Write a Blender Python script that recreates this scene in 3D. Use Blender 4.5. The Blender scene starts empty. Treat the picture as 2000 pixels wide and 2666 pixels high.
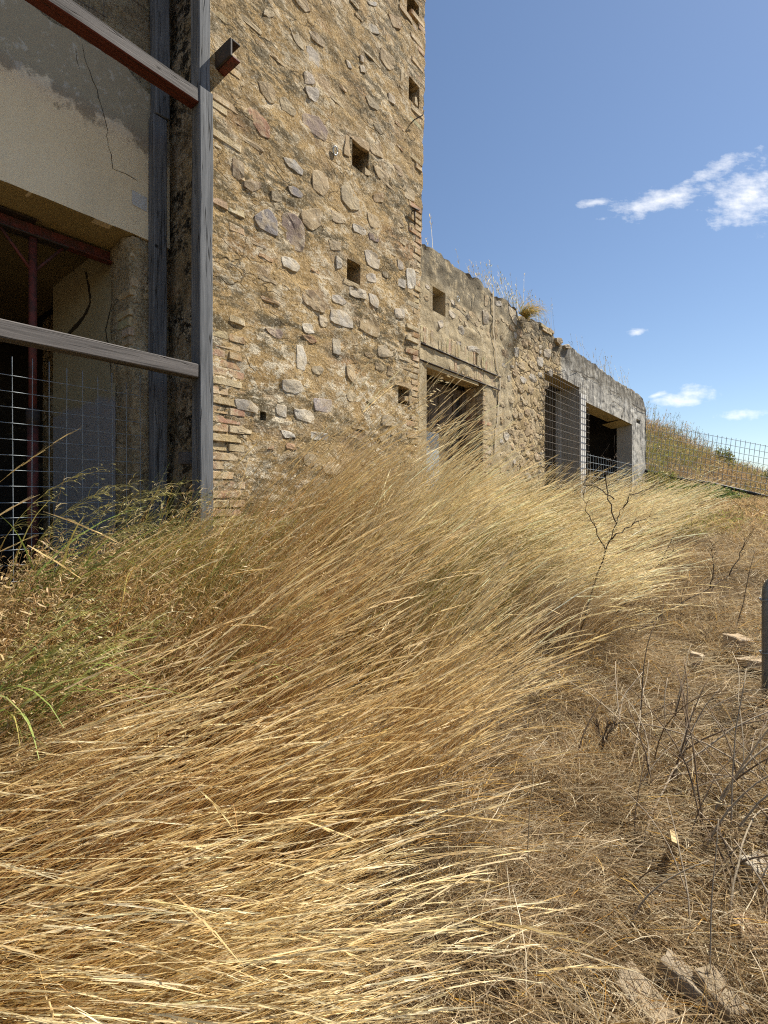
import bpy, bmesh, math, random
import numpy as np
from mathutils import Vector, Matrix, Euler
random.seed(7); RS = np.random.RandomState(11)
SC = bpy.context.scene
COL = SC.collection
R = math.radians

# ------------------------------------------------------------------ camera
EYE = 1.6
FPX, CXP, HYP = 1300.0, 1000.0, 1300.0        # focal length, centre and horizon in photo pixels (2000 x 2666)
cam = bpy.data.cameras.new('camera'); cam_o = bpy.data.objects.new('camera', cam); COL.objects.link(cam_o)
cam.sensor_fit = 'VERTICAL'; cam.sensor_height = 36; cam.sensor_width = 27
cam.lens = FPX / 2666 * 36
cam.shift_y = -(1333 - HYP) / 2666
cam.clip_start = 0.05; cam.clip_end = 3000
cam_o.location = (0, 0, EYE); cam_o.rotation_euler = (R(90), 0, 0)
SC.camera = cam_o

# ------------------------------------------------------------------ facade frame
ANG = R(38.9)
UX, UY = math.sin(ANG), math.cos(ANG)          # along the facade, away from the camera
NX, NY = UY, -UX                               # out of the facade, towards the path
D = 3.3                                        # camera to tower face
def W(s, e, z):                                # facade coordinates -> world
    return Vector((s*UX + (e-D)*NX, s*UY + (e-D)*NY, z))
def SD(x, y):                                  # world -> facade (along, out)
    return x*UX + y*UY, x*NX + y*NY + D
def pf(px, py, e=0.0):                         # photo pixel -> (s, z) on the plane e
    rx, rz = (px-CXP)/FPX, (HYP-py)/FPX
    t = (e-D)/(rx*NX + NY)
    return t*(rx*UX + UY), EYE + t*rz
FROT = math.atan2(UY, UX)
FLOC = W(0, 0, 0)

# ------------------------------------------------------------------ sun, sky, exposure
PHI = R(27); EL = R(55)
HX = UX*math.cos(PHI) + NX*math.sin(PHI); HY = UY*math.cos(PHI) + NY*math.sin(PHI)
SUND = Vector((HX*math.cos(EL), HY*math.cos(EL), math.sin(EL)))
sun = bpy.data.lights.new('sun', 'SUN'); sun.energy = 5.0; sun.angle = R(0.53); sun.color = (1, 0.94, 0.82)
sun_o = bpy.data.objects.new('sun', sun); COL.objects.link(sun_o)
sun_o.location = (20, 15, 40); sun_o.rotation_euler = SUND.to_track_quat('Z', 'Y').to_euler()

world = bpy.data.worlds.new('World'); SC.world = world; world.use_nodes = True
def build_world():
    nt = world.node_tree; nt.nodes.clear(); N = nt.nodes; L = nt.links
    out = N.new('ShaderNodeOutputWorld')
    sky = N.new('ShaderNodeTexSky'); sky.sky_type = 'NISHITA'; sky.sun_disc = False
    sky.sun_elevation = EL; sky.sun_rotation = math.atan2(HX, HY)
    sky.altitude = 100; sky.air_density = 1.0; sky.dust_density = 0.2; sky.ozone_density = 2.2
    bg = N.new('ShaderNodeBackground'); bg.inputs[1].default_value = 0.064
    L.new(sky.outputs[0], bg.inputs[0])
    cl = N.new('ShaderNodeBackground'); cl.inputs[0].default_value = (1, 0.985, 0.96, 1); cl.inputs[1].default_value = 0.66
    tc = N.new('ShaderNodeTexCoord')
    sep = N.new('ShaderNodeSeparateXYZ'); L.new(tc.outputs['Generated'], sep.inputs[0])
    def M(op, a, b, clamp=False):
        m = N.new('ShaderNodeMath'); m.operation = op; m.use_clamp = clamp
        for i, v in enumerate((a, b)):
            if isinstance(v, (int, float)): m.inputs[i].default_value = v
            else: L.new(v, m.inputs[i])
        return m.outputs[0]
    yy = M('MAXIMUM', sep.outputs[1], 0.02)
    dv = N.new('ShaderNodeVectorMath'); dv.operation = 'DIVIDE'; L.new(tc.outputs['Generated'], dv.inputs[0]); L.new(yy, dv.inputs[1])
    def mapped(loc, rot, sc, kind):
        mp = N.new('ShaderNodeMapping'); mp.vector_type = kind; L.new(dv.outputs[0], mp.inputs[0])
        mp.inputs['Location'].default_value = loc; mp.inputs['Rotation'].default_value = rot; mp.inputs['Scale'].default_value = sc; return mp.outputs[0]
    nz = N.new('ShaderNodeTexNoise'); nz.inputs['Scale'].default_value = 1; nz.inputs['Detail'].default_value = 7; nz.inputs['Roughness'].default_value = .66
    L.new(mapped((1.3, 0, 2.1), (0, R(18), 0), (15, 1, 44), 'POINT'), nz.inputs['Vector'])
    n2 = N.new('ShaderNodeTexNoise'); n2.inputs['Scale'].default_value = 26; n2.inputs['Detail'].default_value = 6; n2.inputs['Roughness'].default_value = .62
    L.new(dv.outputs[0], n2.inputs['Vector'])
    tex = M('ADD', M('MULTIPLY', nz.outputs[0], 2.6), M('MULTIPLY', n2.outputs[0], 1.9))
    total = None
    # direction of each cloud (as photo pixels), half sizes, tilt
    clouds = [(1955, 512, 125, 80, .40), (1735, 518, 165, 36, .28), (1870, 440, 110, 24, .45), (1540, 528, 55, 13, .1),
              (1657, 865, 26, 12, .05), (1760, 1044, 88, 17, .02), (1815, 1022, 52, 22, -.1), (1705, 1030, 34, 9, .3), (1940, 1080, 70, 14, .08)]
    for (px, py, ax, ay, tilt) in clouds:
        v = mapped(((px-CXP)/FPX, 1, (HYP-py)/FPX), (0, -tilt, 0), (ax/FPX, 1, ay/FPX), 'TEXTURE')
        ln = N.new('ShaderNodeVectorMath'); ln.operation = 'LENGTH'; L.new(v, ln.inputs[0])
        total = ln.outputs['Value'] if total is None else M('MINIMUM', total, ln.outputs['Value'])
    k = M('ADD', M('MULTIPLY', M('SUBTRACT', 1.05, total), 1.0), M('SUBTRACT', tex, 2.32))
    total = M('MULTIPLY', M('MULTIPLY', k, .62, True), M('MULTIPLY', M('SUBTRACT', 1.7, total), 1.6, True))
    total = M('MULTIPLY', total, .94)
    mx = N.new('ShaderNodeMixShader'); L.new(total, mx.inputs[0]); L.new(bg.outputs[0], mx.inputs[1]); L.new(cl.outputs[0], mx.inputs[2])
    L.new(mx.outputs[0], out.inputs[0])
build_world()
world.cycles.sampling_method = 'MANUAL'; world.cycles.sample_map_resolution = 256
SC.view_settings.view_transform = 'Standard'; SC.view_settings.look = 'None'
SC.view_settings.exposure = 1.03; SC.view_settings.gamma = 1.0
SC.render.engine = 'CYCLES'
SC.cycles.max_bounces = 4; SC.cycles.diffuse_bounces = 2; SC.cycles.glossy_bounces = 1; SC.cycles.transmission_bounces = 2; SC.cycles.transparent_max_bounces = 4
SC.cycles.caustics_reflective = False; SC.cycles.caustics_refractive = False
SC.cycles.use_adaptive_sampling = True; SC.cycles.adaptive_threshold = .015
SC.cycles.use_denoising = False; SC.cycles.filter_width = 1.15; SC.cycles.sample_clamp_indirect = 3

# ------------------------------------------------------------------ numpy noise
def _hash(ix, iy, iz, seed):
    h = (ix*374761393 + iy*668265263 + iz*2147483647 + seed*974634721) & 0xffffffff
    h = ((h ^ (h >> 13))*1274126177) & 0xffffffff
    return ((h ^ (h >> 16)) & 0xffff)/65535.0
def vnoise(x, y, z=0.0, seed=0):
    x, y, z = np.broadcast_arrays(np.asarray(x, float), np.asarray(y, float), np.asarray(z, float))
    xi, yi, zi = np.floor(x).astype(np.int64), np.floor(y).astype(np.int64), np.floor(z).astype(np.int64)
    fx, fy, fz = x-xi, y-yi, z-zi
    fx, fy, fz = [f*f*(3-2*f) for f in (fx, fy, fz)]
    r = 0
    for a in (0, 1):
        for b in (0, 1):
            for c in (0, 1):
                r = r + _hash(xi+a, yi+b, zi+c, seed)*(fx if a else 1-fx)*(fy if b else 1-fy)*(fz if c else 1-fz)
    return r
def fbm(x, y, z=0.0, oct=4, seed=0, gain=.5):
    r, a, t = 0, 1.0, 0
    for k in range(oct):
        r = r + a*vnoise(x*2**k, y*2**k, np.asarray(z)*2**k, seed+k*17); t += a; a *= gain
    return r/t
def sstep(a, b, x):
    t = np.clip((np.asarray(x, float)-a)/(b-a), 0, 1); return t*t*(3-2*t)

# ------------------------------------------------------------------ object helpers
def tag(o, label=None, cat=None, group=None, kind=None):
    if label: o['label'] = label
    if cat: o['category'] = cat
    if group: o['group'] = group
    if kind: o['kind'] = kind
    return o
def empty(name, loc=(0, 0, 0), rz=0.0):
    o = bpy.data.objects.new(name, None); COL.objects.link(o); o.location = loc; o.rotation_euler = (0, 0, rz)
    o.empty_display_size = .1
    return o
def facade_empty(name): return empty(name, FLOC, FROT)
def obj(name, me, m=None, parent=None, loc=None, facade=False):
    o = bpy.data.objects.new(name, me); COL.objects.link(o)
    if m is not None and not me.materials: me.materials.append(m)
    if parent is not None: o.parent = parent
    if facade: o.location = FLOC; o.rotation_euler = (0, 0, FROT)
    if loc is not None: o.location = loc
    return o
def mesh_from(verts, faces, name='mesh', smooth=False):
    me = bpy.data.meshes.new(name); me.from_pydata([tuple(v) for v in verts], [], [tuple(f) for f in faces]); me.update()
    if smooth: me.polygons.foreach_set('use_smooth', [True]*len(me.polygons))
    return me
def quads_mesh(name, V, Q, cols=None, smooth=False):
    me = bpy.data.meshes.new(name)
    V = np.ascontiguousarray(V, dtype=np.float32); Q = np.ascontiguousarray(Q, dtype=np.int32)
    me.vertices.add(len(V)); me.vertices.foreach_set('co', V.ravel())
    me.loops.add(Q.size); me.loops.foreach_set('vertex_index', Q.ravel())
    k = Q.shape[1]
    me.polygons.add(len(Q)); me.polygons.foreach_set('loop_start', np.arange(0, Q.size, k, dtype=np.int32))
    me.polygons.foreach_set('loop_total', np.full(len(Q), k, dtype=np.int32))
    if smooth: me.polygons.foreach_set('use_smooth', np.ones(len(Q), dtype=bool))
    me.update(calc_edges=True)
    if cols is not None:
        at = me.attributes.new('Col', 'FLOAT_COLOR', 'POINT')
        c4 = np.ones((len(V), 4), dtype=np.float32); c4[:, :3] = cols
        at.data.foreach_set('color', c4.ravel())
    me.validate()
    return me
def box_bm(bm, x0, x1, y0, y1, z0, z1):
    v = [bm.verts.new(p) for p in ((x0, y0, z0), (x1, y0, z0), (x1, y1, z0), (x0, y1, z0), (x0, y0, z1), (x1, y0, z1), (x1, y1, z1), (x0, y1, z1))]
    for f in ((0, 3, 2, 1), (4, 5, 6, 7), (0, 1, 5, 4), (1, 2, 6, 5), (2, 3, 7, 6), (3, 0, 4, 7)): bm.faces.new([v[i] for i in f])
    return v
def box_mesh(x0, x1, y0, y1, z0, z1, bevel=0.0, jit=0.0, name='box', cuts=0):
    bm = bmesh.new(); box_bm(bm, x0, x1, y0, y1, z0, z1)
    if cuts: bmesh.ops.subdivide_edges(bm, edges=[e for e in bm.edges if e.calc_length() > .5], cuts=cuts, use_grid_fill=True)
    if bevel: bmesh.ops.bevel(bm, geom=list(bm.edges), offset=bevel, segments=1, affect='EDGES', clamp_overlap=True)
    if jit:
        for v in bm.verts: v.co += Vector([random.uniform(-jit, jit) for _ in range(3)])
    me = bpy.data.meshes.new(name); bm.to_mesh(me); bm.free(); return me
def tube_mesh(pts, rads, sides=6, name='tube', cap=True):
    V, F = [], []
    n = len(pts); pts = [Vector(p) for p in pts]
    if not hasattr(rads, '__len__'): rads = [rads]*n
    ref = None
    for i in range(n):
        d = (pts[min(i+1, n-1)]-pts[max(i-1, 0)]).normalized()
        if ref is None: ref = d.orthogonal().normalized()
        ref = (ref - d*ref.dot(d)).normalized() if (ref - d*ref.dot(d)).length > 1e-6 else d.orthogonal().normalized()
        b = d.cross(ref)
        for k in range(sides):
            a = 2*math.pi*k/sides
            V.append(pts[i] + (ref*math.cos(a)+b*math.sin(a))*rads[i])
    for i in range(n-1):
        for k in range(sides):
            k2 = (k+1) % sides
            F.append((i*sides+k, i*sides+k2, (i+1)*sides+k2, (i+1)*sides+k))
    if cap:
        F.append(tuple(range(sides))[::-1]); F.append(tuple((n-1)*sides+k for k in range(sides)))
    return mesh_from(V, F, name, smooth=True)

# ------------------------------------------------------------------ materials
class G:
    def __init__(self, name, rough=.9, spec=.2):
        self.m = bpy.data.materials.new(name); self.m.use_nodes = True
        self.t = self.m.node_tree; self.N = self.t.nodes; self.L = self.t.links
        self.b = self.N['Principled BSDF']; self.b.inputs['Roughness'].default_value = rough
        self.b.inputs['Specular IOR Level'].default_value = spec
    def put(self, sock, v):
        if isinstance(v, (int, float)): sock.default_value = v
        elif isinstance(v, (tuple, list)): sock.default_value = tuple(v) + ((1,) if len(v) == 3 and sock.type == 'RGBA' else ())
        else: self.L.new(v, sock)
    def coord(self, which='Object', scale=(1, 1, 1), rot=(0, 0, 0), loc=(0, 0, 0)):
        if which == 'World': s = self.N.new('ShaderNodeNewGeometry').outputs['Position']
        else: s = self.N.new('ShaderNodeTexCoord').outputs[which]
        mp = self.N.new('ShaderNodeMapping'); self.L.new(s, mp.inputs[0])
        mp.inputs['Scale'].default_value = scale; mp.inputs['Rotation'].default_value = rot; mp.inputs['Location'].default_value = loc
        return mp.outputs[0]
    def noise(self, v, scale, det=6, rough=.6, dist=0.0):
        n = self.N.new('ShaderNodeTexNoise'); self.L.new(v, n.inputs['Vector'])
        n.inputs['Scale'].default_value = scale; n.inputs['Detail'].default_value = det; n.inputs['Roughness'].default_value = rough; n.inputs['Distortion'].default_value = dist
        return n.outputs[0]
    def noisec(self, v, scale, det=3):
        n = self.N.new('ShaderNodeTexNoise'); self.L.new(v, n.inputs['Vector']); n.inputs['Scale'].default_value = scale; n.inputs['Detail'].default_value = det
        return n.outputs[1]
    def voro(self, v, scale, feat='F1', out='Distance', rnd=1.0):
        n = self.N.new('ShaderNodeTexVoronoi'); n.feature = feat; self.L.new(v, n.inputs['Vector']); n.inputs['Scale'].default_value = scale
        n.inputs['Randomness'].default_value = rnd
        return n.outputs[out]
    def ramp(self, f, stops, interp='LINEAR'):
        n = self.N.new('ShaderNodeValToRGB'); self.L.new(f, n.inputs[0]); cr = n.color_ramp; cr.interpolation = interp
        while len(cr.elements) < len(stops): cr.elements.new(.5)
        for el, (p, c) in zip(cr.elements, stops):
            el.position = p; el.color = (c, c, c, 1) if isinstance(c, (int, float)) else tuple(c)+(1,)
        return n.outputs[0]
    def step(self, f, a, b):
        n = self.N.new('ShaderNodeMapRange'); n.interpolation_type = 'SMOOTHSTEP'; self.L.new(f, n.inputs[0])
        n.inputs[1].default_value = a; n.inputs[2].default_value = b; return n.outputs[0]
    def mix(self, f, a, b, mode='MIX'):
        n = self.N.new('ShaderNodeMix'); n.data_type = 'RGBA'; n.blend_type = mode
        self.put(n.inputs[0], f); self.put(n.inputs[6], a); self.put(n.inputs[7], b); return n.outputs[2]
    def math(self, op, a, b=0.0, clamp=False):
        n = self.N.new('ShaderNodeMath'); n.operation = op; n.use_clamp = clamp; self.put(n.inputs[0], a); self.put(n.inputs[1], b); return n.outputs[0]
    def sep(self, v):
        n = self.N.new('ShaderNodeSeparateXYZ'); self.L.new(v, n.inputs[0]); return n.outputs
    def warp(self, v, scale, amt):
        c = self.noisec(v, scale)
        n = self.N.new('ShaderNodeVectorMath'); n.operation = 'SUBTRACT'; self.L.new(c, n.inputs[0]); n.inputs[1].default_value = (.5, .5, .5)
        k = self.N.new('ShaderNodeVectorMath'); k.operation = 'SCALE'; self.L.new(n.outputs[0], k.inputs[0]); k.inputs['Scale'].default_value = amt
        a = self.N.new('ShaderNodeVectorMath'); a.operation = 'ADD'; self.L.new(v, a.inputs[0]); self.L.new(k.outputs[0], a.inputs[1]); return a.outputs[0]
    def objcolor(self): return self.N.new('ShaderNodeObjectInfo').outputs['Color']
    def objrand(self): return self.N.new('ShaderNodeObjectInfo').outputs['Random']
    def attr(self, name='Col'):
        n = self.N.new('ShaderNodeAttribute'); n.attribute_name = name; return n.outputs['Color']
    def bump(self, h, strength=.5, dist=.02, prev=None):
        n = self.N.new('ShaderNodeBump'); self.L.new(h, n.inputs['Height']); n.inputs['Strength'].default_value = strength; n.inputs['Distance'].default_value = dist
        if prev is not None: self.L.new(prev, n.inputs['Normal'])
        return n.outputs[0]
    def done(self, col, normal=None):
        self.put(self.b.inputs['Base Color'], col)
        if normal is not None: self.L.new(normal, self.b.inputs['Normal'])
        return self.m

def mat_rubble(name, tan, tan2, pale, dark, grey=.0, s_zone=None, pale_amt=.5, dark_amt=.5, brick=.3):
    g = G(name, .95, .1)
    v = g.coord('Object'); vh = g.coord('Object', (.45, 1, 1.3), (0, R(14), 0))
    z = g.sep(v)[2]
    base = g.mix(g.ramp(g.noise(v, 2.2, 5), [(.3, 0), (.7, 1)]), tan, tan2)
    # half-hidden stones under the mortar
    vw = g.warp(g.coord('Object', (3.0, 3, 4.6), (0, R(12), 0)), 2.0, .55)
    vc = g.voro(vw, 1.0, 'F1', 'Color'); ve = g.voro(vw, 1.0, 'DISTANCE_TO_EDGE')
    cell = g.sep(vc)
    stonecol = g.ramp(cell[0], [(0, (.24, .17, .10)), (.25, (.36, .27, .16)), (.45, (.30, .24, .17)), (.62, (.42, .32, .20)), (.8, (.27, .20, .17)), (1, (.40, .36, .30))])
    shown = g.math('MULTIPLY', g.step(g.noise(v, 1.6, 5), .42, .6), g.step(ve, .03, .12))
    base = g.mix(g.math('MULTIPLY', shown, .45), base, stonecol)
    # brick-coloured bleed, whitewash crumbs, dark lichen
    base = g.mix(g.math('MULTIPLY', g.step(g.noise(vh, 1.7, 4), .55, .72), brick), base, (.40, .20, .10))
    low = g.math('ADD', .62, g.math('MULTIPLY', g.step(z, 4.6, 2.0), .38))
    cr = g.noise(g.coord('Object', (.62, 1, 1.0), (0, R(16), 0)), 11.0, 9, .80, .3)
    crm = g.math('MULTIPLY', g.step(cr, .495, .535), g.step(g.noise(v, 2.1, 6, .65), .42, .55))
    base = g.mix(g.math('MULTIPLY', g.math('MULTIPLY', crm, low), pale_amt), base, pale)
    lich = g.noise(vh, 9.0, 9, .8, .4)
    lm = g.math('MULTIPLY', g.step(lich, .47, .53), g.step(g.noise(vh, 1.5, 5, .65), .40, .54))
    base = g.mix(g.math('MULTIPLY', lm, dark_amt), base, dark)
    fine = g.noise(v, 48, 5, .75)
    base = g.mix(g.math('MULTIPLY', g.step(fine, .545, .60), .6), base, (.11, .08, .042))
    base = g.mix(g.math('MULTIPLY', g.step(fine, .45, .40), .42), base, pale)
    crev = g.math('MULTIPLY', g.step(ve, .03, .0), g.step(g.noise(v, 2.5, 3), .47, .6))
    base = g.mix(g.math('MULTIPLY', crev, .6), base, (.09, .065, .04))
    h = g.math('SUBTRACT', g.math('ADD', cr, g.math('MULTIPLY', fine, -.55)), g.math('MULTIPLY', crev, .3))
    nb = g.bump(h, 1.0, .035)
    return g.done(base, nb)

M_TOWER = mat_rubble('tower_rubble', (.53, .37, .175), (.38, .25, .11), (.78, .68, .51), (.10, .08, .045), pale_amt=1.0, dark_amt=.85, brick=.5)
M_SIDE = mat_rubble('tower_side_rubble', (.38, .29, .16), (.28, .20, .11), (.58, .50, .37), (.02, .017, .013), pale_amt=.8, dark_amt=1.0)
M_LEFT = mat_rubble('left_rubble', (.44, .36, .23), (.36, .29, .17), (.55, .48, .36), (.10, .085, .06), pale_amt=.5, dark_amt=.3, brick=.1)

def mat_wing():
    g = G('wing_wall', .95, .1)
    v = g.coord('Object'); so = g.sep(v)
    jit = g.math('MULTIPLY', g.math('SUBTRACT', g.noise(v, 1.4, 6), .5), 1.3)
    s = g.math('ADD', so[0], jit); z = so[2]
    vv = g.coord('Object', (2.2, 1, .35))          # run-off streaks
    streak = g.noise(vv, 2.6, 8, .65)
    # zone a: thin grey-tan plaster
    A = g.mix(g.ramp(g.noise(v, 3.0, 6), [(.3, 0), (.7, 1)]), (.40, .32, .20), (.48, .39, .25))
    A = g.mix(g.math('MULTIPLY', g.step(g.noise(v, 9, 9, .75), .52, .62), .55), A, (.60, .52, .38))
    A = g.mix(g.math('MULTIPLY', g.step(streak, .5, .66), .5), A, (.25, .19, .11))
    # zone b: open rubble
    vw = g.warp(g.coord('Object', (3.2, 3, 4.0)), 2.0, .6)
    vc = g.sep(g.voro(vw, 1.25, 'F1', 'Color')); ve = g.voro(vw, 1.25, 'DISTANCE_TO_EDGE')
    B = g.ramp(vc[0], [(0, (.38, .27, .14)), (.3, (.47, .36, .2)), (.55, (.40, .30, .17)), (.8, (.52, .42, .27)), (1, (.35, .25, .15))])
    B = g.mix(g.math('MULTIPLY', g.step(g.noise(v, 5, 8, .7), .48, .6), .7), B, (.45, .34, .19))
    pit = g.noise(v, 24, 9, .75)
    B = g.mix(g.math('MULTIPLY', g.step(ve, .05, .0), .6), B, (.13, .09, .05))
    B = g.mix(g.math('MULTIPLY', g.step(pit, .56, .66), .75), B, (.13, .095, .05))
    B = g.mix(g.math('MULTIPLY', g.step(pit, .44, .36), .5), B, (.62, .53, .38))
    # zone c: grey cement render, blackened by run-off
    C = g.mix(g.ramp(g.noise(v, 2.0, 6), [(.3, 0), (.7, 1)]), (.36, .34, .30), (.50, .47, .41))
    C = g.mix(g.math('MULTIPLY', g.step(streak, .46, .6), .75), C, (.13, .125, .12))
    C = g.mix(g.math('MULTIPLY', g.step(g.noise(v, 2.4, 8, .7), .56, .63), .7), C, (.64, .62, .57))
    C = g.mix(g.math('MULTIPLY', g.step(g.noise(v, .8, 3), .6, .75), .5), C, (.44, .36, .24))
    col = g.mix(g.step(s, 7.75, 7.85), A, B)
    col = g.mix(g.step(s, 10.0, 10.25), col, C)
    # lichen-dark top band
    top = g.math('MULTIPLY', g.step(g.math('ADD', z, g.math('MULTIPLY', jit, .45)), 4.15, 4.55), g.step(g.noise(v, 7, 9, .75), .38, .52))
    col = g.mix(g.math('MULTIPLY', top, .8), col, (.12, .105, .08))
    fine = g.noise(v, 60, 5, .7)
    col = g.mix(g.math('MULTIPLY', g.step(fine, .6, .7), .35), col, (.10, .08, .05))
    isb = g.math('MULTIPLY', g.step(s, 7.7, 7.85), g.step(s, 10.25, 10.0))
    h = g.math('ADD', g.math('MULTIPLY', g.noise(v, 8, 9, .75), .7), g.math('MULTIPLY', g.math('SUBTRACT', g.step(ve, .0, .1), pit), g.math('MULTIPLY', isb, .9)))
    nb = g.bump(h, .9, .035); nb = g.bump(fine, .5, .006, nb)
    return g.done(col, nb)
M_WING = mat_wing()

def mat_stone(name, flecks=.5, rough=.9, cover=0.0):
    g = G(name, rough, .15)
    v = g.coord('World'); oc = g.objcolor()
    c = g.mix(g.ramp(g.noise(v, 9, 6), [(.3, 0), (.7, 1)]), oc, g.mix(.5, oc, (.2, .15, .10)))
    c = g.mix(g.math('MULTIPLY', g.step(g.noise(v, 4, 4), .5, .7), .35), c, g.mix(.5, oc, (.45, .35, .22)))
    n = g.noise(v, 17, 9, .75)
    c = g.mix(g.math('MULTIPLY', g.math('MULTIPLY', g.step(n, .54, .62), g.step(g.noise(v, 3.1, 4), .42, .6)), flecks), c, (.66, .58, .45))
    c = g.mix(g.math('MULTIPLY', g.step(g.noise(v, 45, 5, .7), .58, .7), .5), c, (.09, .07, .045))
    if cover: c = g.mix(g.math('MULTIPLY', g.step(g.noise(v, 6, 7, .7), .44, .56), cover), c, g.mix(g.step(n, .4, .6), (.44, .33, .18), (.56, .46, .31)))
    nb = g.bump(g.math('ADD', n, g.math('MULTIPLY', g.noise(v, 60, 5, .7), .4)), .8, .012)
    return g.done(c, nb)
M_STONE = mat_stone('wall_stone', .75, cover=.45)
M_BRICK = mat_stone('old_brick', .8, cover=.75)
M_ROCK = mat_stone('loose_rock', .25)

def mat_plaster():
    g = G('plaster', .92, .12)
    v = g.coord('Object'); so = g.sep(v)
    c = g.mix(g.ramp(g.noise(v, 1.1, 5), [(.3, 0), (.72, 1)]), (.72, .60, .40), (.80, .69, .49))
    c = g.mix(g.math('MULTIPLY', g.step(g.noise(g.coord('Object', (3, 1, .5)), 1.5, 6), .5, .7), .25), c, (.48, .40, .27))
    # damp, bare patch: irregular lower edge that drops towards the tower
    edge = g.math('ADD', g.math('MULTIPLY', so[0], -.18), g.math('MULTIPLY', g.math('SUBTRACT', g.noise(v, 2.2, 9, .72), .5), 1.0))
    d = g.step(g.math('SUBTRACT', so[2], g.math('ADD', 4.56, edge)), -.015, .05)
    c = g.mix(g.math('MULTIPLY', d, .82), c, (.27, .225, .155))
    c = g.mix(g.math('MULTIPLY', g.math('MULTIPLY', g.step(g.noise(v, 13, 9, .75), .55, .62), d), .5), c, (.6, .56, .48))
    c = g.mix(g.math('MULTIPLY', g.step(g.noise(v, 3.4, 2), .72, .76), .6), c, (.28, .23, .16))
    f = g.noise(v, 70, 5, .7)
    c = g.mix(g.math('MULTIPLY', g.step(f, .64, .74), .25), c, (.35, .3, .22))
    nb = g.bump(g.math('ADD', g.noise(v, 7, 8, .6), g.math('MULTIPLY', f, .25)), .35, .02)
    return g.done(c, nb)
M_PLASTER = mat_plaster()
def mat_room(name, a, b, low=None):
    g = G(name, .95, .1); v = g.coord('Object')
    c = g.mix(g.ramp(g.noise(v, 1.3, 6), [(.3, 0), (.7, 1)]), a, b)
    c = g.mix(g.math('MULTIPLY', g.step(g.noise(v, 5, 8, .7), .56, .66), .4), c, (.3, .25, .18))
    if low:
        z = g.math('ADD', g.sep(v)[2], g.math('MULTIPLY', g.math('SUBTRACT', g.noise(v, 3, 6), .5), .25))
        c = g.mix(g.step(z, low[0]+.03, low[0]-.03), c, low[1])
    return g.done(c, g.bump(g.noise(v, 12, 8, .7), .4, .015))
M_ROOM = mat_room('room_plaster', (.36, .31, .195), (.44, .385, .255), (2.42, (.36, .355, .36)))
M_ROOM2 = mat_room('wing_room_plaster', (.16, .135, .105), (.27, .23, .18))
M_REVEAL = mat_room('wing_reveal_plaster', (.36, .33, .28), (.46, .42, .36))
M_CEIL = mat_room('shade_dark_ceiling', (.15, .115, .06), (.22, .17, .09))  # bay ceiling, brown lowered to stand in for the deep shade inside
M_SOFFIT = mat_room('soffit_plaster', (.34, .26, .12), (.43, .34, .17))
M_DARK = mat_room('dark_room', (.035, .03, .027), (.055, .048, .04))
M_PIER = mat_rubble('pier_rubble', (.50, .41, .26), (.42, .33, .19), (.62, .54, .40), (.14, .11, .07), pale_amt=.5, dark_amt=.25, brick=.1)

def mat_wood(name, a, b, dark, axis=2, knots=True):
    g = G(name, .85, .2)
    sc = [9, 9, 9]; sc[axis] = .7
    r = g.objrand()
    v0 = g.coord('Object'); 
    add = g.N.new('ShaderNodeVectorMath'); add.operation = 'ADD'; g.L.new(v0, add.inputs[0])
    cb = g.N.new('ShaderNodeCombineXYZ'); g.L.new(g.math('MULTIPLY', r, 31.0), cb.inputs[0]); g.L.new(g.math('MULTIPLY', r, 17.0), cb.inputs[2]); g.L.new(cb.outputs[0], add.inputs[1])
    mp = g.N.new('ShaderNodeMapping'); g.L.new(add.outputs[0], mp.inputs[0]); mp.inputs['Scale'].default_value = sc; v = mp.outputs[0]
    n1 = g.noise(v, 2.2, 8, .7, .6)
    c = g.mix(g.ramp(n1, [(.3, 0), (.7, 1)]), a, b)
    sc2 = [60, 60, 60]; sc2[axis] = 1.6
    mp2 = g.N.new('ShaderNodeMapping'); g.L.new(add.outputs[0], mp2.inputs[0]); mp2.inputs['Scale'].default_value = sc2
    n2 = g.noise(mp2.outputs[0], 1.0, 6, .7)
    c = g.mix(g.math('MULTIPLY', g.step(n2, .55, .66), .7), c, dark)
    sc3 = [14, 14, 14]; sc3[axis] = .5
    mp3 = g.N.new('ShaderNodeMapping'); g.L.new(add.outputs[0], mp3.inputs[0]); mp3.inputs['Scale'].default_value = sc3
    n3 = g.noise(mp3.outputs[0], 1.0, 3, .5)
    crack = g.step(g.math('ABSOLUTE', g.math('SUBTRACT', n3, .5)), .012, .0)
    c = g.mix(g.math('MULTIPLY', crack, .8), c, (.02, .018, .015))
    if knots:
        kv = g.voro(add.outputs[0], 3.2)
        c = g.mix(g.step(kv, .075, .045), c, dark)
    nb = g.bump(g.math('SUBTRACT', n2, crack), .5, .006)
    return g.done(c, nb)
WOOD_A, WOOD_B, WOOD_D = (.07, .074, .08), (.205, .21, .22), (.022, .02, .019)
M_POST = mat_wood('weathered_post', WOOD_A, WOOD_B, WOOD_D, 2)
M_BEAM = mat_wood('weathered_beam', (.075, .068, .065), (.16, .145, .138), WOOD_D, 0)
M_BEAM_RED = mat_wood('red_stained_beam_underside', (.08, .02, .012), (.13, .035, .022), WOOD_D, 0)
M_DOOR = mat_wood('old_door_wood', (.095, .065, .042), (.19, .14, .095), (.03, .022, .016), 2, False)
M_LINTEL = mat_wood('lintel_wood', (.34, .25, .13), (.46, .35, .19), (.12, .08, .04), 0, False)
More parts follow.
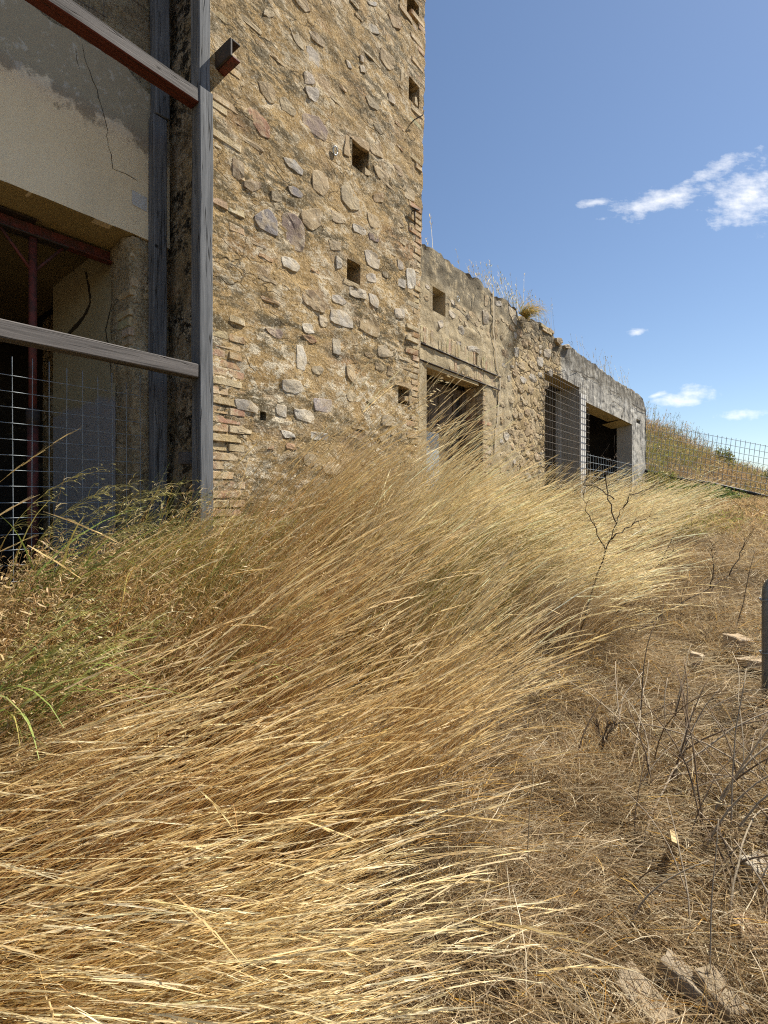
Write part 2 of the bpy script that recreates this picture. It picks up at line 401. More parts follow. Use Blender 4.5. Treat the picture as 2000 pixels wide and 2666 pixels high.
def mat_metal(name, a, b, rough=.6, metal=0.0, sc=14):
    g = G(name, rough, .4); v = g.coord('World')
    g.b.inputs['Metallic'].default_value = metal
    n = g.noise(v, sc, 8, .7)
    return g.done(g.mix(g.step(n, .42, .6), a, b), g.bump(n, .4, .004))
M_REDSTEEL = mat_metal('red_oxide_steel', (.13, .028, .02), (.06, .022, .016), .7)
M_BLACKIRON = mat_metal('black_iron', (.03, .025, .022), (.055, .035, .025), .75)
M_WIRE = mat_metal('galvanised_wire', (.30, .33, .35), (.22, .25, .27), .5, .3)
M_WIRE_D = mat_metal('rusty_wire', (.11, .10, .09), (.16, .12, .08), .6, .3)
M_SHEET = mat_metal('blue_grey_sheet', (.40, .47, .50), (.33, .40, .43), .6, 0.0, 6)
M_TUBE = mat_metal('dark_tube', (.13, .14, .15), (.17, .18, .19), .35, .15)
M_CRACK = G('crack_dark').done((.05, .04, .028))
M_PIPE = mat_metal('black_pipe', (.018, .018, .02), (.035, .033, .03), .6)

# ------------------------------------------------------------------ terrain
def interp(x, xs, ys): return np.interp(x, xs, ys)
def tz(x, y, detail=True):
    x = np.asarray(x, float); y = np.asarray(y, float)
    s, d = SD(x, y)
    zb = interp(s, [-3, 0, 2, 5, 9, 13, 17, 22], [.72, .80, .86, 1.08, 1.32, 1.46, 1.55, 1.75])
    zp = interp(s, [0, 1.2, 2.7, 4.6, 5.8, 7.2, 11, 16, 22], [0, .02, .13, .42, .74, 1.08, 1.42, 1.52, 1.75])
    k = sstep(.5, 2.3, d)
    z = zb*(1-k) + zp*k
    z = z - .1*sstep(3.2, 6, d)*sstep(6, 2, s)
    ratio = x/np.maximum(y, 1.0)
    H = interp(ratio, [-.5, .40, .53, .61, .65, .68, .73, .77, .95, 1.4, 2.2], [3.8, 3.7, 3.0, 2.1, 1.6, 1.25, .8, .4, -.2, -.5, -.8])
    hill = sstep(13.6, 23.0, y)*H
    inside = sstep(-.3, .4, d) + sstep(18.0, 19.2, s)
    z = z + hill*np.clip(inside, 0, 1)
    z = np.where((d < -.1) & (s < 18.0), np.minimum(z, zb - .05), z)
    if detail:
        near = sstep(40, 15, np.hypot(x, y))
        z = z + near*((fbm(x*1.3, y*1.3, 0, 4, 5)-.5)*.12 + (fbm(x*6, y*6, 0, 3, 9)-.5)*.03)
    return z
def build_ground():
    xs = np.unique(np.concatenate([[-1500, -600, -250, -100, -50, -25, -12], np.arange(-8, -3, .5), np.arange(-3, 9, .09), np.arange(9, 26, .4), [28, 32, 40, 60, 100, 250, 600, 1500]]))
    ys = np.unique(np.concatenate([[-1500, -500, -150, -50, -20, -8], np.arange(-4, 0, .5), np.arange(0, 10, .09), np.arange(10, 32, .3), [34, 38, 45, 60, 100, 250, 600, 1500]]))
    X, Y = np.meshgrid(xs, ys, indexing='ij')
    Z = tz(X, Y)
    far = np.hypot(X, Y) > 45
    Z = np.where(far, np.minimum(Z, 3.0)*.0 - .3 + 3.0*sstep(45, 60, np.hypot(X, Y))*0, Z)
    V = np.stack([X, Y, Z], -1).reshape(-1, 3)
    nx, ny = len(xs), len(ys)
    I = (np.arange(nx-1)[:, None]*ny + np.arange(ny-1)[None, :]).ravel()
    Q = np.stack([I, I+ny, I+ny+1, I+1], 1)
    me = quads_mesh('ground', V, Q, smooth=True)
    g = G('dry_earth', 1.0, .05); v = g.coord('World')
    c = g.mix(g.ramp(g.noise(v, 1.2, 6), [(.3, 0), (.7, 1)]), (.095, .068, .04), (.17, .122, .07))
    c = g.mix(g.step(g.noise(v, 16, 8, .75), .52, .66), c, (.10, .07, .04))
    c = g.mix(g.math('MULTIPLY', g.step(g.noise(v, 40, 6, .7), .55, .65), .6), c, (.42, .33, .20))
    o = obj('ground', me, g.done(c, g.bump(g.noise(v, 14, 9, .75), .9, .05)))
    tag(o, kind='structure')
build_ground()

# ------------------------------------------------------------------ wall builder (facade-local: x along, y into the wall, z up)
def span(a, b, step, extra=()):
    v = list(np.arange(a, b, step)) + [b] + [x for x in extra if a < x < b]
    v = np.unique(np.round(v, 5)); keep = [v[0]]
    ex = set(np.round([x for x in extra], 5))
    for x in v[1:]:
        if x - keep[-1] < step*.35 and x not in ex and x != v[-1]: continue
        if x - keep[-1] < step*.35 and keep[-1] not in ex and len(keep) > 1: keep[-1] = x; continue
        keep.append(x)
    return np.array(keep)
def wall_disp(GS, GZ, seed):
    return (fbm(GS*2.3, GZ*3.0, 0, 3, seed)-.5)*2.0 + (fbm(GS*9, GZ*13, 0, 4, seed+40, .62)-.5)*1.5 + (fbm(GS*4+GZ*1.2, GZ*7, 0, 2, seed+70)-.5)*.8
def wall_mesh(name, s0, s1, z0, z1, step, holes=(), top=None, amp=.015, y0=0.0, thick=0.0, seed=3, edge=None, fade=.05, hole_depth=.3, rough_edges=True):
    """holes: (sa, sb, za, zb, depth or None for an opening without back)"""
    S = span(s0, s1, step, [h[0] for h in holes]+[h[1] for h in holes])
    Z = span(z0, z1, step, [h[2] for h in holes]+[h[3] for h in holes])
    GS, GZ = np.meshgrid(S, Z, indexing='ij')
    d = wall_disp(GS, GZ, seed)*amp
    f = np.ones_like(GS)
    for h in holes:
        dx = np.maximum(np.maximum(h[0]-GS, GS-h[1]), 0); dz = np.maximum(np.maximum(h[2]-GZ, GZ-h[3]), 0)
        f = np.minimum(f, np.clip(np.hypot(dx, dz)/fade, 0, 1))
    d = d*f
    ZZ = GZ.copy()
    if top is not None:
        T = np.array([top(s) for s in S])[:, None]
        ZZ = np.minimum(ZZ, T)
    XX = GS if edge is None else edge(GS, ZZ)
    V = np.stack([XX, y0 - d, ZZ], -1).reshape(-1, 3)
    ns, nz = len(S), len(Z); F = []
    sm = (S[1:]+S[:-1])/2; zm = (Z[1:]+Z[:-1])/2
    for i in range(ns-1):
        for j in range(nz-1):
            if top is not None and Z[j] >= max(T[i, 0], T[i+1, 0]) - 1e-6: continue
            if any(h[0] < sm[i] < h[1] and h[2] < zm[j] < h[3] for h in holes): continue
            a = i*nz+j; F.append((a, a+nz, a+nz+1, a+1))
    V = [tuple(p) for p in V]; nsm = len(F)
    for h in holes:                                  # sides and back of each hole
        dep = h[4]
        if dep is None: continue
        k = len(V); n = 5
        for (s, z) in ((h[0], h[2]), (h[1], h[2]), (h[1], h[3]), (h[0], h[3])):
            for q in range(2):
                sx = s if edge is None else float(edge(np.array(s), np.array(z)))
                V.append((sx + (random.uniform(-.01, .01) if q else 0), y0 + q*dep, z + (random.uniform(-.01, .01) if q else 0)))
        for a in range(4):
            b = (a+1) % 4; F.append((k+a*2, k+b*2, k+b*2+1, k+a*2+1))
        F.append((k+1, k+3, k+5, k+7))
    nfl = len(F)
    if top is not None and thick:                    # top of the wall
        k = len(V)
        for i in range(ns):
            jt = np.searchsorted(Z, T[i, 0]); jt = min(jt, nz-1)
            V.append((S[i], y0 - d[i, jt], T[i, 0]))
            V.append((S[i], y0 + thick*.5, T[i, 0] + random.uniform(0, .03)))
            V.append((S[i], y0 + thick, T[i, 0] + random.uniform(-.03, .02)))
            V.append((S[i], y0 + thick, z0))
        for i in range(ns-1):
            for q in range(2): F.append((k+4*i+q, k+4*i+4+q, k+4*i+5+q, k+4*i+1+q))
    me = mesh_from(V, F, name, smooth=True)
    for i in range(nsm, nfl): me.polygons[i].use_smooth = False
    return me
def quad(name, pts, m, parent): return obj(name, mesh_from(pts, [tuple(range(len(pts)))], name), m, parent)
def plate(x0, x1, y0, y1, z0, z1, bevel=.004, name='plate', jit=0): return box_mesh(x0, x1, y0, y1, z0, z1, bevel, jit, name)

# ------------------------------------------------------------------ stones and bricks
def chaikin(P, it=1):
    for _ in range(it):
        Q = []
        for i in range(len(P)):
            a, b = P[i], P[(i+1) % len(P)]
            Q += [(.75*a[0]+.25*b[0], .75*a[1]+.25*b[1]), (.25*a[0]+.75*b[0], .25*a[1]+.75*b[1])]
        P = Q
    return P
def rough_poly(P, jit):
    Q = []
    for i in range(len(P)):
        a, b = P[i], P[(i+1) % len(P)]; c = P[i-1]
        Q.append((a[0]*.9+.05*(b[0]+c[0]), a[1]*.9+.05*(b[1]+c[1])))
        for t in ((.33, .67) if math.hypot(b[0]-a[0], b[1]-a[1]) > .09 else (.5,)):
            Q.append((a[0]+(b[0]-a[0])*t+random.uniform(-jit, jit), a[1]+(b[1]-a[1])*t+random.uniform(-jit, jit)))
    return Q
def stone(parent, pts, col, t=.012, y0=0.0, jit=.008, name='stone', m=None, surf=None):
    P = rough_poly(pts, jit)
    cx = sum(p[0] for p in P)/len(P); cz = sum(p[1] for p in P)/len(P); n = len(P)
    V, F = [], []
    tx, tz_ = random.uniform(-.03, .03), random.uniform(-.03, .03)      # the face is never quite parallel to the wall
    for (k, y) in ((1.03, .03), (1.0, -t*.6), (.955, -t), (.5, -t*1.05)):
        for (a, b) in P: V.append(((a-cx)*k, y + ((a-cx)*tx+(b-cz)*tz_ + random.uniform(-.12, .12)*t if y < 0 else 0), (b-cz)*k))
    V.append((0, -t*1.05, 0))
    for r in range(3):
        for i in range(n):
            j = (i+1) % n; F.append((r*n+i, r*n+j, (r+1)*n+j, (r+1)*n+i))
    for i in range(n): F.append((3*n+i, 3*n+(i+1) % n, 4*n))
    if surf:                                            # bed the face into the uneven wall
        A = np.array(V); dd = wall_disp(A[:, 0]*.75+cx, A[:, 2]*.75+cz, surf[0])*surf[1]; A[:, 1] -= np.where(A[:, 1] < .02, dd, 0); V = A.tolist()
    me = mesh_from(V, F, name)
    o = obj(name, me, m or M_STONE, parent, loc=(cx, y0, cz)); o.color = tuple(col)+(1,)
    return o
BRICK_ME = []
for k in range(5):
    me = box_mesh(-.5, .5, -.5, .5, -.5, .5, .06, .03, 'brick'); me.materials.append(M_BRICK); BRICK_ME.append(me)
def brick(parent, x, y, z, lx, ly, lz, col=None, tilt=0.0, name='brick'):
    o = bpy.data.objects.new(name, random.choice(BRICK_ME)); COL.objects.link(o); o.parent = parent
    o.location = (x, y, z); o.scale = (lx, ly, lz); o.rotation_euler = (0, tilt, 0)
    c = col or random.choice([(.46, .30, .16), (.42, .28, .15), (.50, .36, .20), (.44, .25, .13), (.40, .29, .17)])
    o.color = tuple(x*random.uniform(.88, 1.1) for x in c)+(1,)
    return o
def strip(parent, pts, w, y, m=M_CRACK, name='crack'):
    V, F = [], []
    P = []
    for i in range(len(pts)-1):
        a, b = pts[i], pts[i+1]; n = max(2, int(math.hypot(b[0]-a[0], b[1]-a[1])/.04))
        for k in range(n):
            t = k/n; P.append((a[0]+(b[0]-a[0])*t+random.uniform(-.008, .008), a[1]+(b[1]-a[1])*t+random.uniform(-.008, .008)))
    P.append(pts[-1])
    for i, p in enumerate(P):
        q0, q1 = P[max(i-1, 0)], P[min(i+1, len(P)-1)]
        dx, dz = q1[0]-q0[0], q1[1]-q0[1]; l = math.hypot(dx, dz) or 1
        ww = w*random.uniform(.5, 1.2)*(.3 if i in (0, len(P)-1) else 1)/2
        for q in (-1, 1): V.append((p[0]-dz/l*ww*q, y, p[1]+dx/l*ww*q))
    for i in range(len(P)-1): F.append((2*i, 2*i+2, 2*i+3, 2*i+1))
    return obj(name, mesh_from(V, F, name), m, parent)

# ------------------------------------------------------------------ stone tower
C3 = lambda x, y: pf(500+x*.3918, y*.3918, 0)
C4 = lambda x, y: pf(500+x*.3918, 600+y*.3918, 0)
TL = pf(545, 900)[0]
e_lo = pf(1089, 1180); e_hi = pf(1108, 0)
def tower_edge(z): return e_lo[0] + (np.asarray(z)-e_lo[1])*(e_hi[0]-e_lo[0])/(e_hi[1]-e_lo[1])
TR = float(e_lo[0])
TZ0, TZ1, TDEPTH = .4, 8.2, 3.6
def rect_of(c, x0, x1, y0, y1):
    a = c(x0, y1); b = c(x1, y0); m = c(x0, y0); m2 = c(x1, y1)
    return (a[0], b[0], (a[1]+m2[1])/2, (m[1]+b[1])/2)
tower = facade_empty('stone_tower')
tag(tower, 'tall tan rubble stone tower with square holes rising beside the timber posts', 'tower')
holes = []
for (c, x0, x1, y0, y1) in ((C3, 1385, 1462, -70, 75), (C3, 1405, 1474, 500, 655), (C3, 1043, 1152, 935, 1125), (C4, 1018, 1106, 200, 345), (C4, 1365, 1440, 1035, 1155), (C4, 452, 492, 1205, 1262)):
    r = rect_of(c, x0, x1, y0, y1); holes.append(r+(.34,))
def warp_edge(S, Z): return TL + (S-TL)*(tower_edge(Z)-TL)/(TR-TL) + sstep(.10, 0, S-TL)*(vnoise(Z*9, 0, 0, 4)-.5)*.02 + sstep(.10, 0, TR-S)*(vnoise(Z*13, 5, 0, 8)-.5)*.03
obj('wall', wall_mesh('tower_wall', TL, TR, TZ0, TZ1, .026, holes, amp=.015, seed=3, edge=warp_edge, fade=.045), M_TOWER, tower)
# left return face (turned towards the camera), right face, back, cap
def side_mesh():
    Ys = np.arange(0, .75, .03); Zs = np.arange(TZ0, TZ1+.01, .035)
    GY, GZ = np.meshgrid(Ys, Zs, indexing='ij')
    d = (fbm(GY*5, GZ*4, 0, 4, 77, .6)-.5)*.07*sstep(0, .06, GY)
    V = np.stack([TL - d - .004, GY, GZ], -1).reshape(-1, 3); nz = len(Zs)
    I = (np.arange(len(Ys)-1)[:, None]*nz + np.arange(nz-1)[None, :]).ravel()
    return quads_mesh('side', V, np.stack([I, I+1, I+nz+1, I+nz], 1), smooth=True)
obj('side_wall', side_mesh(), M_SIDE, tower)
xr = TR - .02
obj('core', mesh_from([(TL+.03, .6, TZ0), (xr, .04, TZ0), (xr, TDEPTH, TZ0), (TL+.03, TDEPTH, TZ0), (TL+.03, .6, TZ1), (float(tower_edge(TZ1))-.02, .04, TZ1), (float(tower_edge(TZ1))-.02, TDEPTH, TZ1), (TL+.03, TDEPTH, TZ1), (TL+.01, .03, TZ1), (xr, .03, TZ1)],
    [(1, 2, 6, 5), (2, 3, 7, 6), (3, 0, 4, 7), (4, 5, 6, 7), (4, 8, 9, 5)], 'core'), M_TOWER, tower)
GREY, PINK, TAN, OLIVE, DKB, PUR, RED, SLATE, WHITE, LG = (.47, .42, .36), (.44, .37, .31), (.40, .30, .18), (.33, .27, .18), (.17, .115, .085), (.25, .185, .165), (.30, .15, .09), (.22, .205, .21), (.66, .61, .52), (.50, .46, .40)
T3 = [([(765,295),(800,305),(855,365),(850,465),(765,400)],GREY),([(640,180),(690,190),(745,290),(745,345),(690,290)],OLIVE),([(770,190),(830,215),(885,280),(880,320),(800,260)],DKB),
([(740,470),(800,500),(825,560),(745,562)],PINK),([(740,575),(830,588),(840,640),(820,690),(770,660)],GREY),([(725,740),(840,775),(905,880),(885,950),(740,855)],PUR),
([(430,535),(520,560),(555,620),(545,690),(515,690),(450,600)],TAN),([(575,650),(620,640),(690,740),(680,780),(590,730)],OLIVE),([(365,720),(420,715),(515,850),(510,930),(455,910),(380,800)],RED),
([(265,1045),(340,1085),(345,1185),(315,1200),(265,1170)],DKB),([(345,1200),(380,1190),(460,1215),(455,1250),(400,1280),(345,1240)],DKB),([(410,1430),(510,1380),(570,1470),(570,1580),(440,1520)],SLATE),
([(600,1410),(680,1420),(740,1500),(750,1600),(740,1680),(610,1650)],PUR),([(790,1150),(830,1125),(905,1180),(910,1260),(870,1310),(800,1260)],TAN),([(990,1240),(1040,1200),(1110,1330),(1110,1400),(1050,1400),(990,1330)],(.40,.33,.22)),
([(1195,1095),(1290,1150),(1355,1250),(1350,1280),(1230,1180)],(.42,.32,.2)),([(1400,1220),(1480,1270),(1480,1350),(1410,1310)],(.44,.35,.23)),([(1170,1540),(1240,1570),(1240,1615),(1175,1590)],(.15,.11,.13)),
([(1000,835),(1090,880),(1035,925)],TAN),([(1170,960),(1230,970),(1270,1030),(1265,1060),(1190,1020)],TAN),([(630,1230),(700,1250),(740,1290),(730,1320),(650,1290)],SLATE),
([(600,1040),(680,1060),(740,1140),(730,1175),(640,1110)],(.42,.40,.37)),([(1020,390),(1050,410),(1065,460),(1040,450)],GREY),([(1115,430),(1150,440),(1155,490),(1120,480)],GREY),([(1115,360),(1140,375),(1145,420),(1120,405)],PINK),
([(1250,310),(1340,380),(1350,450),(1310,470),(1250,390)],TAN),([(1300,80),(1390,120),(1390,200),(1340,180)],(.33,.22,.12)),([(480,60),(540,80),(545,115),(510,125),(470,100)],OLIVE),
([(1200,1290),(1270,1280),(1270,1350),(1210,1340)],(.36,.23,.12)),([(1170,150),(1230,170),(1250,230),(1180,210)],(.38,.34,.28)),([(1300,610),(1350,640),(1350,700),(1310,670)],PINK),
([(720,1400),(850,1380),(860,1500),(800,1540),(730,1480)],TAN),([(915,1390),(1000,1420),(1010,1490),(930,1470)],(.44,.35,.24)),([(1160,1400),(1240,1440),(1250,1520),(1180,1510)],TAN),
([(1060,1480),(1160,1530),(1150,1570),(1070,1540)],LG),([(520,1260),(600,1300),(600,1340),(530,1330)],OLIVE),([(1170,0),(1235,10),(1230,40),(1175,25)],(.36,.37,.38))]
T4 = [([(1140,130),(1200,125),(1255,190),(1240,265),(1160,230)],GREY),([(1155,280),(1220,290),(1225,350),(1160,340)],GREY),([(1040,365),(1155,400),(1155,465),(1045,430)],LG),([(1170,410),(1220,430),(1240,480),(1230,525),(1180,490)],LG),
([(1165,490),(1250,650),(1240,720),(1100,655)],(.37,.27,.15)),([(920,520),(1000,530),(1035,560),(1070,600),(1075,655),(1000,640),(915,600)],LG),([(730,400),(800,390),(890,500),(885,550),(800,530),(730,470)],(.22,.15,.09)),
([(480,645),(590,655),(605,690),(590,725),(520,690)],PUR),([(720,620),(790,620),(815,690),(740,680)],WHITE),([(720,690),(800,705),(830,745),(780,750)],RED),([(1020,890),(1080,910),(1095,990),(1080,1030),(1030,980)],TAN),
([(1215,870),(1275,900),(1275,935),(1220,920)],(.38,.29,.18)),([(1300,890),(1325,940),(1330,970),(1295,960)],(.28,.2,.12)),([(670,1180),(790,1200),(815,1230),(810,1290),(690,1250)],WHITE),([(560,1150),(630,1170),(630,1250),(560,1220)],WHITE),
([(800,1110),(930,1120),(930,1210),(810,1200)],(.42,.37,.37)),([(270,1120),(370,1130),(440,1180),(430,1220),(290,1190)],(.36,.33,.29)),([(590,990),(720,1000),(740,1060),(680,1090),(600,1060)],(.58,.54,.47)),([(920,420),(1000,440),(1030,480),(1000,500),(930,470)],GREY),
([(690,750),(740,770),(760,850),(750,940),(690,920)],WHITE),([(930,710),(985,730),(985,830),(935,820)],(.44,.41,.35)),([(580,1320),(660,1340),(690,1380),(610,1380)],WHITE),([(780,1330),(900,1350),(900,1400),(790,1390)],WHITE),
([(1340,520),(1410,520),(1410,590),(1350,580)],GREY),([(1360,180),(1400,210),(1410,260),(1370,260)],GREY),([(1365,320),(1420,330),(1420,390),(1370,370)],LG),([(900,60),(990,80),(990,140),(920,130)],(.46,.37,.26)),([(955,160),(995,190),(995,250),(960,260)],LG),
([(590,170),(680,190),(720,240),(700,280),(600,240)],WHITE),([(505,1440),(545,1430),(545,1460),(500,1455)],RED),([(620,1410),(680,1420),(690,1460),(620,1450)],(.33,.14,.08)),([(1420,250),(1480,260),(1490,380),(1430,390)],WHITE),
([(1230,760),(1330,770),(1340,840),(1240,840)],(.45,.37,.26)),([(1260,1220),(1330,1230),(1330,1300),(1260,1300)],(.42,.35,.25)),([(840,560),(900,580),(900,640),(850,640)],(.5,.42,.31))]
taken = []
for c, L in ((C3, T3), (C4, T4)):
    for pts, col in L:
        P = [c(*p) for p in pts]
        stone(tower, P, col, random.uniform(.003, .007), 0, .006, surf=(3, .015))
        cx = sum(p[0] for p in P)/len(P); cz = sum(p[1] for p in P)/len(P); r = max(math.hypot(p[0]-cx, p[1]-cz) for p in P)
        taken.append((cx, cz, r))
for h in holes: taken.append(((h[0]+h[1])/2, (h[2]+h[3])/2, .13))
def random_stones(parent, n, s0, s1, z0, z1, cols, taken, y0, size=(.04, .11), t=(.002, .005), surf=None):
    k = tries = 0
    while k < n and tries < n*40:
        tries += 1
        r = random.uniform(*size); cx = random.uniform(s0, s1); cz = random.uniform(z0, z1)
        if any(math.hypot(cx-a, cz-b) < (r+q)*.9 for a, b, q in taken): continue
        taken.append((cx, cz, r)); m = random.randint(5, 7); a0 = random.random()*6; ax = random.uniform(1.0, 1.7)
        P = [(cx+ax*r*math.cos(a0+6.283*i/m)*random.uniform(.65, 1), cz+r*.75*math.sin(a0+6.283*i/m)*random.uniform(.65, 1)) for i in range(m)]
        col = random.choice(cols); f = random.uniform(.85, 1.12)
        stone(parent, P, [x*f for x in col], random.uniform(*t), y0, .006, surf=surf); k += 1
random_stones(tower, 26, TL+.3, TR-.22, 1.3, 7.2, [TAN, (.43, .33, .2), OLIVE, (.46, .38, .26), (.36, .26, .16)], taken, 0.0, size=(.06, .12), surf=(3, .015))
for k in range(120):                                    # thin rubble and tile slivers in rough courses
    cx = TL+.3+(TR-TL-.55)*random.random()**1.25; cz = round(random.uniform(1.3, 7.0)/.085)*.085+random.uniform(-.012, .012)
    hw, hh = random.uniform(.05, .13), random.uniform(.012, .024)
    if any(math.hypot((cx-a)*.8, cz-b) < q+.06 for a, b, q in taken): continue
    c = random.choice([TAN, (.47, .34, .19), (.44, .27, .14), (.50, .40, .25), (.34, .24, .14), (.54, .45, .31)])
    stone(tower, [(cx-hw, cz-hh*.8), (cx+hw*.9, cz-hh), (cx+hw, cz+hh*.7), (cx-hw*.85, cz+hh)], c, random.uniform(.002, .006), 0, .006, surf=(3, .015))
for h in holes[:5]:                                     # broken stones round each hole
    x0, x1, z0, z1 = h[:4]
    for (a, b, c_, d_) in ((x0-.06, x1+.05, z1-.008, z1+.05), (x0-.07, x0+.010, z0+.02, z1-.03), (x1-.008, x1+.06, z0+.01, z0+.10), (x0-.03, x1+.02, z0-.05, z0+.010)):
        if random.random() < .55: continue
        j = lambda: random.uniform(-.022, .022)
        stone(tower, [(a+j(), c_+j()), (b+j(), c_+j()), (b+j(), d_+j()), (a+j(), d_+j())], random.choice([TAN, (.46, .36, .22), (.42, .30, .17)]), random.uniform(.004, .010), 0, .012)
# brick quoins at both edges of the tower
z = 1.0; k = 0
while z < 5.6:
    k += 1; L = (.27, .15)[k % 2]
    p = .9 if z < 2.9 else .32
    x = TL + .012
    for q in range(2 if L < .2 else 1):
        if random.random() < p:
            brick(tower, x + L/2, .0515-float(wall_disp(x+L/2, z, 3))*.012+random.uniform(-.002, .004), z, L*.96, .11, .056, random.choice([(.46, .33, .19), (.42, .28, .16), (.48, .36, .22), (.40, .25, .14)]), random.uniform(-.03, .03))
        x += L
    z += random.uniform(.066, .076)
z = 1.0; k = 0
while z < 7.6:
    k += 1; L = (.25, .13)[k % 2]; e = float(tower_edge(z))
    p = .85 if 2.0 < z < 5.0 else .45
    if random.random() < p:
        pr = random.uniform(-.03, .005)
        brick(tower, e - L/2 + pr, .054+random.uniform(-.008, .006), z, L*.96, .115, random.uniform(.05, .06), random.choice([(.47, .31, .17), (.42, .25, .13), (.50, .38, .23), (.45, .28, .16), (.48, .37, .24)]), random.uniform(-.03, .03))
    z += random.uniform(.064, .074)
# ------------------------------------------------------------------ iron fittings on the tower
def wtube(name, pts, r, m, label, cat, group=None):     # pts in facade coordinates (s, e, z)
    base = W(*pts[0]); o = obj(name, tube_mesh([W(*p)-base for p in pts], r, 6, name), m, loc=base)
    return tag(o, label, cat, group)
a = C3(1450, 830); b = C3(1500, 785)
wtube('wall_hook', [(a[0], -.02, a[1]), (a[0]+.02, .05, a[1]+.05), (b[0], .07, b[1]+.0), (b[0], .09, b[1]+.05)], .006, M_BLACKIRON, 'bent black iron hook near the upper right edge of the stone tower', 'hook')
a = C3(1467, 1400)
th = tag(empty('iron_bracket', W(a[0], .03, a[1])), 'black T-shaped iron bracket on the right edge of the stone tower', 'bracket')
th.rotation_euler = (0, 0, FROT)
obj('crossbar', tube_mesh([(-.05, 0, 0), (.05, -.02, .01)], .009, 6), M_BLACKIRON, th); obj('stem', tube_mesh([(0, .06, 0), (0, 0, -.005), (0, 0, -.17)], .009, 6), M_BLACKIRON, th)
a = C3(942, 1008)
ring = [(a[0]+.028*math.cos(t), .02+.006*math.sin(t), a[1]+.038*math.sin(t)) for t in np.linspace(0, 6.283, 14)]
wtube('wall_ring', ring, .006, M_WIRE, 'small grey iron ring hanging below the purple stone of the tower', 'ring')
# steel channel stub beside the timber post
st = facade_empty('steel_stub'); tag(st, 'black steel channel stub with red underside jutting from the tower', 'beam stub')
p0 = pf(560, 130); zt, zb_ = pf(600, 100, .2)[1], pf(600, 140, .2)[1]
def e_for(px, s):
    lo, hi = 0.0, 1.0
    for _ in range(40):
        m = (lo+hi)/2; w = W(s, m, 0); x = CXP+FPX*w.x/w.y
        lo, hi = (m, hi) if x < px else (lo, m)
    return lo
ee = e_for(600, p0[0])
obj('web', plate(p0[0], p0[0]+.018, -ee, .05, zb_, zt+.02), M_BLACKIRON, st)
obj('flange', plate(p0[0]+.018, p0[0]+.085, -ee, .05, zb_-.004, zb_+.012), M_REDSTEEL, st)
obj('flange', plate(p0[0]+.018, p0[0]+.085, -ee, .05, zt+.006, zt+.022), M_BLACKIRON, st)

# ------------------------------------------------------------------ plastered building on the left (set back behind the tower)
PB = .176*D
SJ = pf(340, 611, -PB)[0]; ZL = pf(340, 611, -PB)[1]; TH = .37
lb = facade_empty('plastered_building'); tag(lb, 'old building with cream plaster band over a dark open bay behind the timber frame', 'building')
obj('wall', wall_mesh('left_wall', -5.0, TL+.02, ZL, TZ1, .05, amp=.02, y0=PB, seed=21), M_LEFT, lb)
def c1(x, y): return pf(x*.3617, y*.3617, -PB+.02)
pl = [c1(*p) for p in ((130,-10),(290,95),(440,200),(560,270),(640,320),(760,400),(890,445),(930,520),(990,600),(1050,665),(1100,700),(1110,1560))]
pl = pl[:-1] + [(TL-.01, pl[-2][1]-.02), (TL-.01, ZL+.0), (SJ, ZL), (-4.9, ZL), (-4.9, 6.6), (pl[0][0]-1.2, 6.5), (pl[0][0]-.4, pl[0][1]+.35)]
def plaster_mesh():
    P = []
    for i in range(len(pl)):
        a, b = pl[i], pl[(i+1) % len(pl)]; n = max(1, int(math.hypot(b[0]-a[0], b[1]-a[1])/.05))
        rough = i < 11 or i > 14
        for k in range(n):
            t = k/n; j = .018 if (rough and k) else .002
            P.append((a[0]+(b[0]-a[0])*t+random.uniform(-j, j), a[1]+(b[1]-a[1])*t+random.uniform(-j, j)))
    bm = bmesh.new(); vs = [bm.verts.new((p[0], PB-.03, p[1])) for p in P]; f = bm.faces.new(vs)
    r = bmesh.ops.extrude_face_region(bm, geom=[f]); 
    for v in [g for g in r['geom'] if isinstance(g, bmesh.types.BMVert)]: v.co.y = PB+.045
    bmesh.ops.triangulate(bm, faces=[q for q in bm.faces if len(q.verts) > 4])
    bmesh.ops.recalc_face_normals(bm, faces=bm.faces)
    me = bpy.data.meshes.new('plaster'); bm.to_mesh(me); bm.free(); return me
plaster = obj('plaster', plaster_mesh(), M_PLASTER, lb)
strip(plaster, [c1(*p) for p in ((585,330),(610,420),(640,520),(690,650),(735,830),(770,950),(765,1010),(790,1120),(815,1215),(900,1260),(990,1310))], .0045, PB-.032)
strip(plaster, [c1(*p) for p in ((540,350),(550,420),(570,500))], .004, PB-.032)
quad('patch', [(c1(945,1370)[0], PB-.034, c1(945,1370)[1]), (c1(945,1475)[0], PB-.034, c1(945,1475)[1]), (c1(1052,1530)[0], PB-.034, c1(1052,1530)[1]), (c1(1052,1430)[0], PB-.034, c1(1052,1430)[1])], mat_room('patch_plaster', (.50, .50, .48), (.56, .55, .52)), plaster)
# soffit, ceiling, room
zc = ZL+.0
quad('soffit', [(-5, PB-.03, zc-.001), (SJ+.2, PB-.03, zc-.001), (SJ+.2, PB+TH, zc-.001), (-5, PB+TH, zc-.001)], M_SOFFIT, lb)
quad('ceiling', [(-5, PB+TH, zc+.10), (SJ+.2, PB+TH, zc+.10), (SJ+.2, PB+4.2, zc+.02), (-5, PB+4.2, zc+.02)], M_CEIL, lb)
quad('ceiling_step', [(-5, PB+TH, zc-.001), (SJ+.2, PB+TH, zc-.001), (SJ+.2, PB+TH, zc+.10), (-5, PB+TH, zc+.10)], M_SOFFIT, lb)
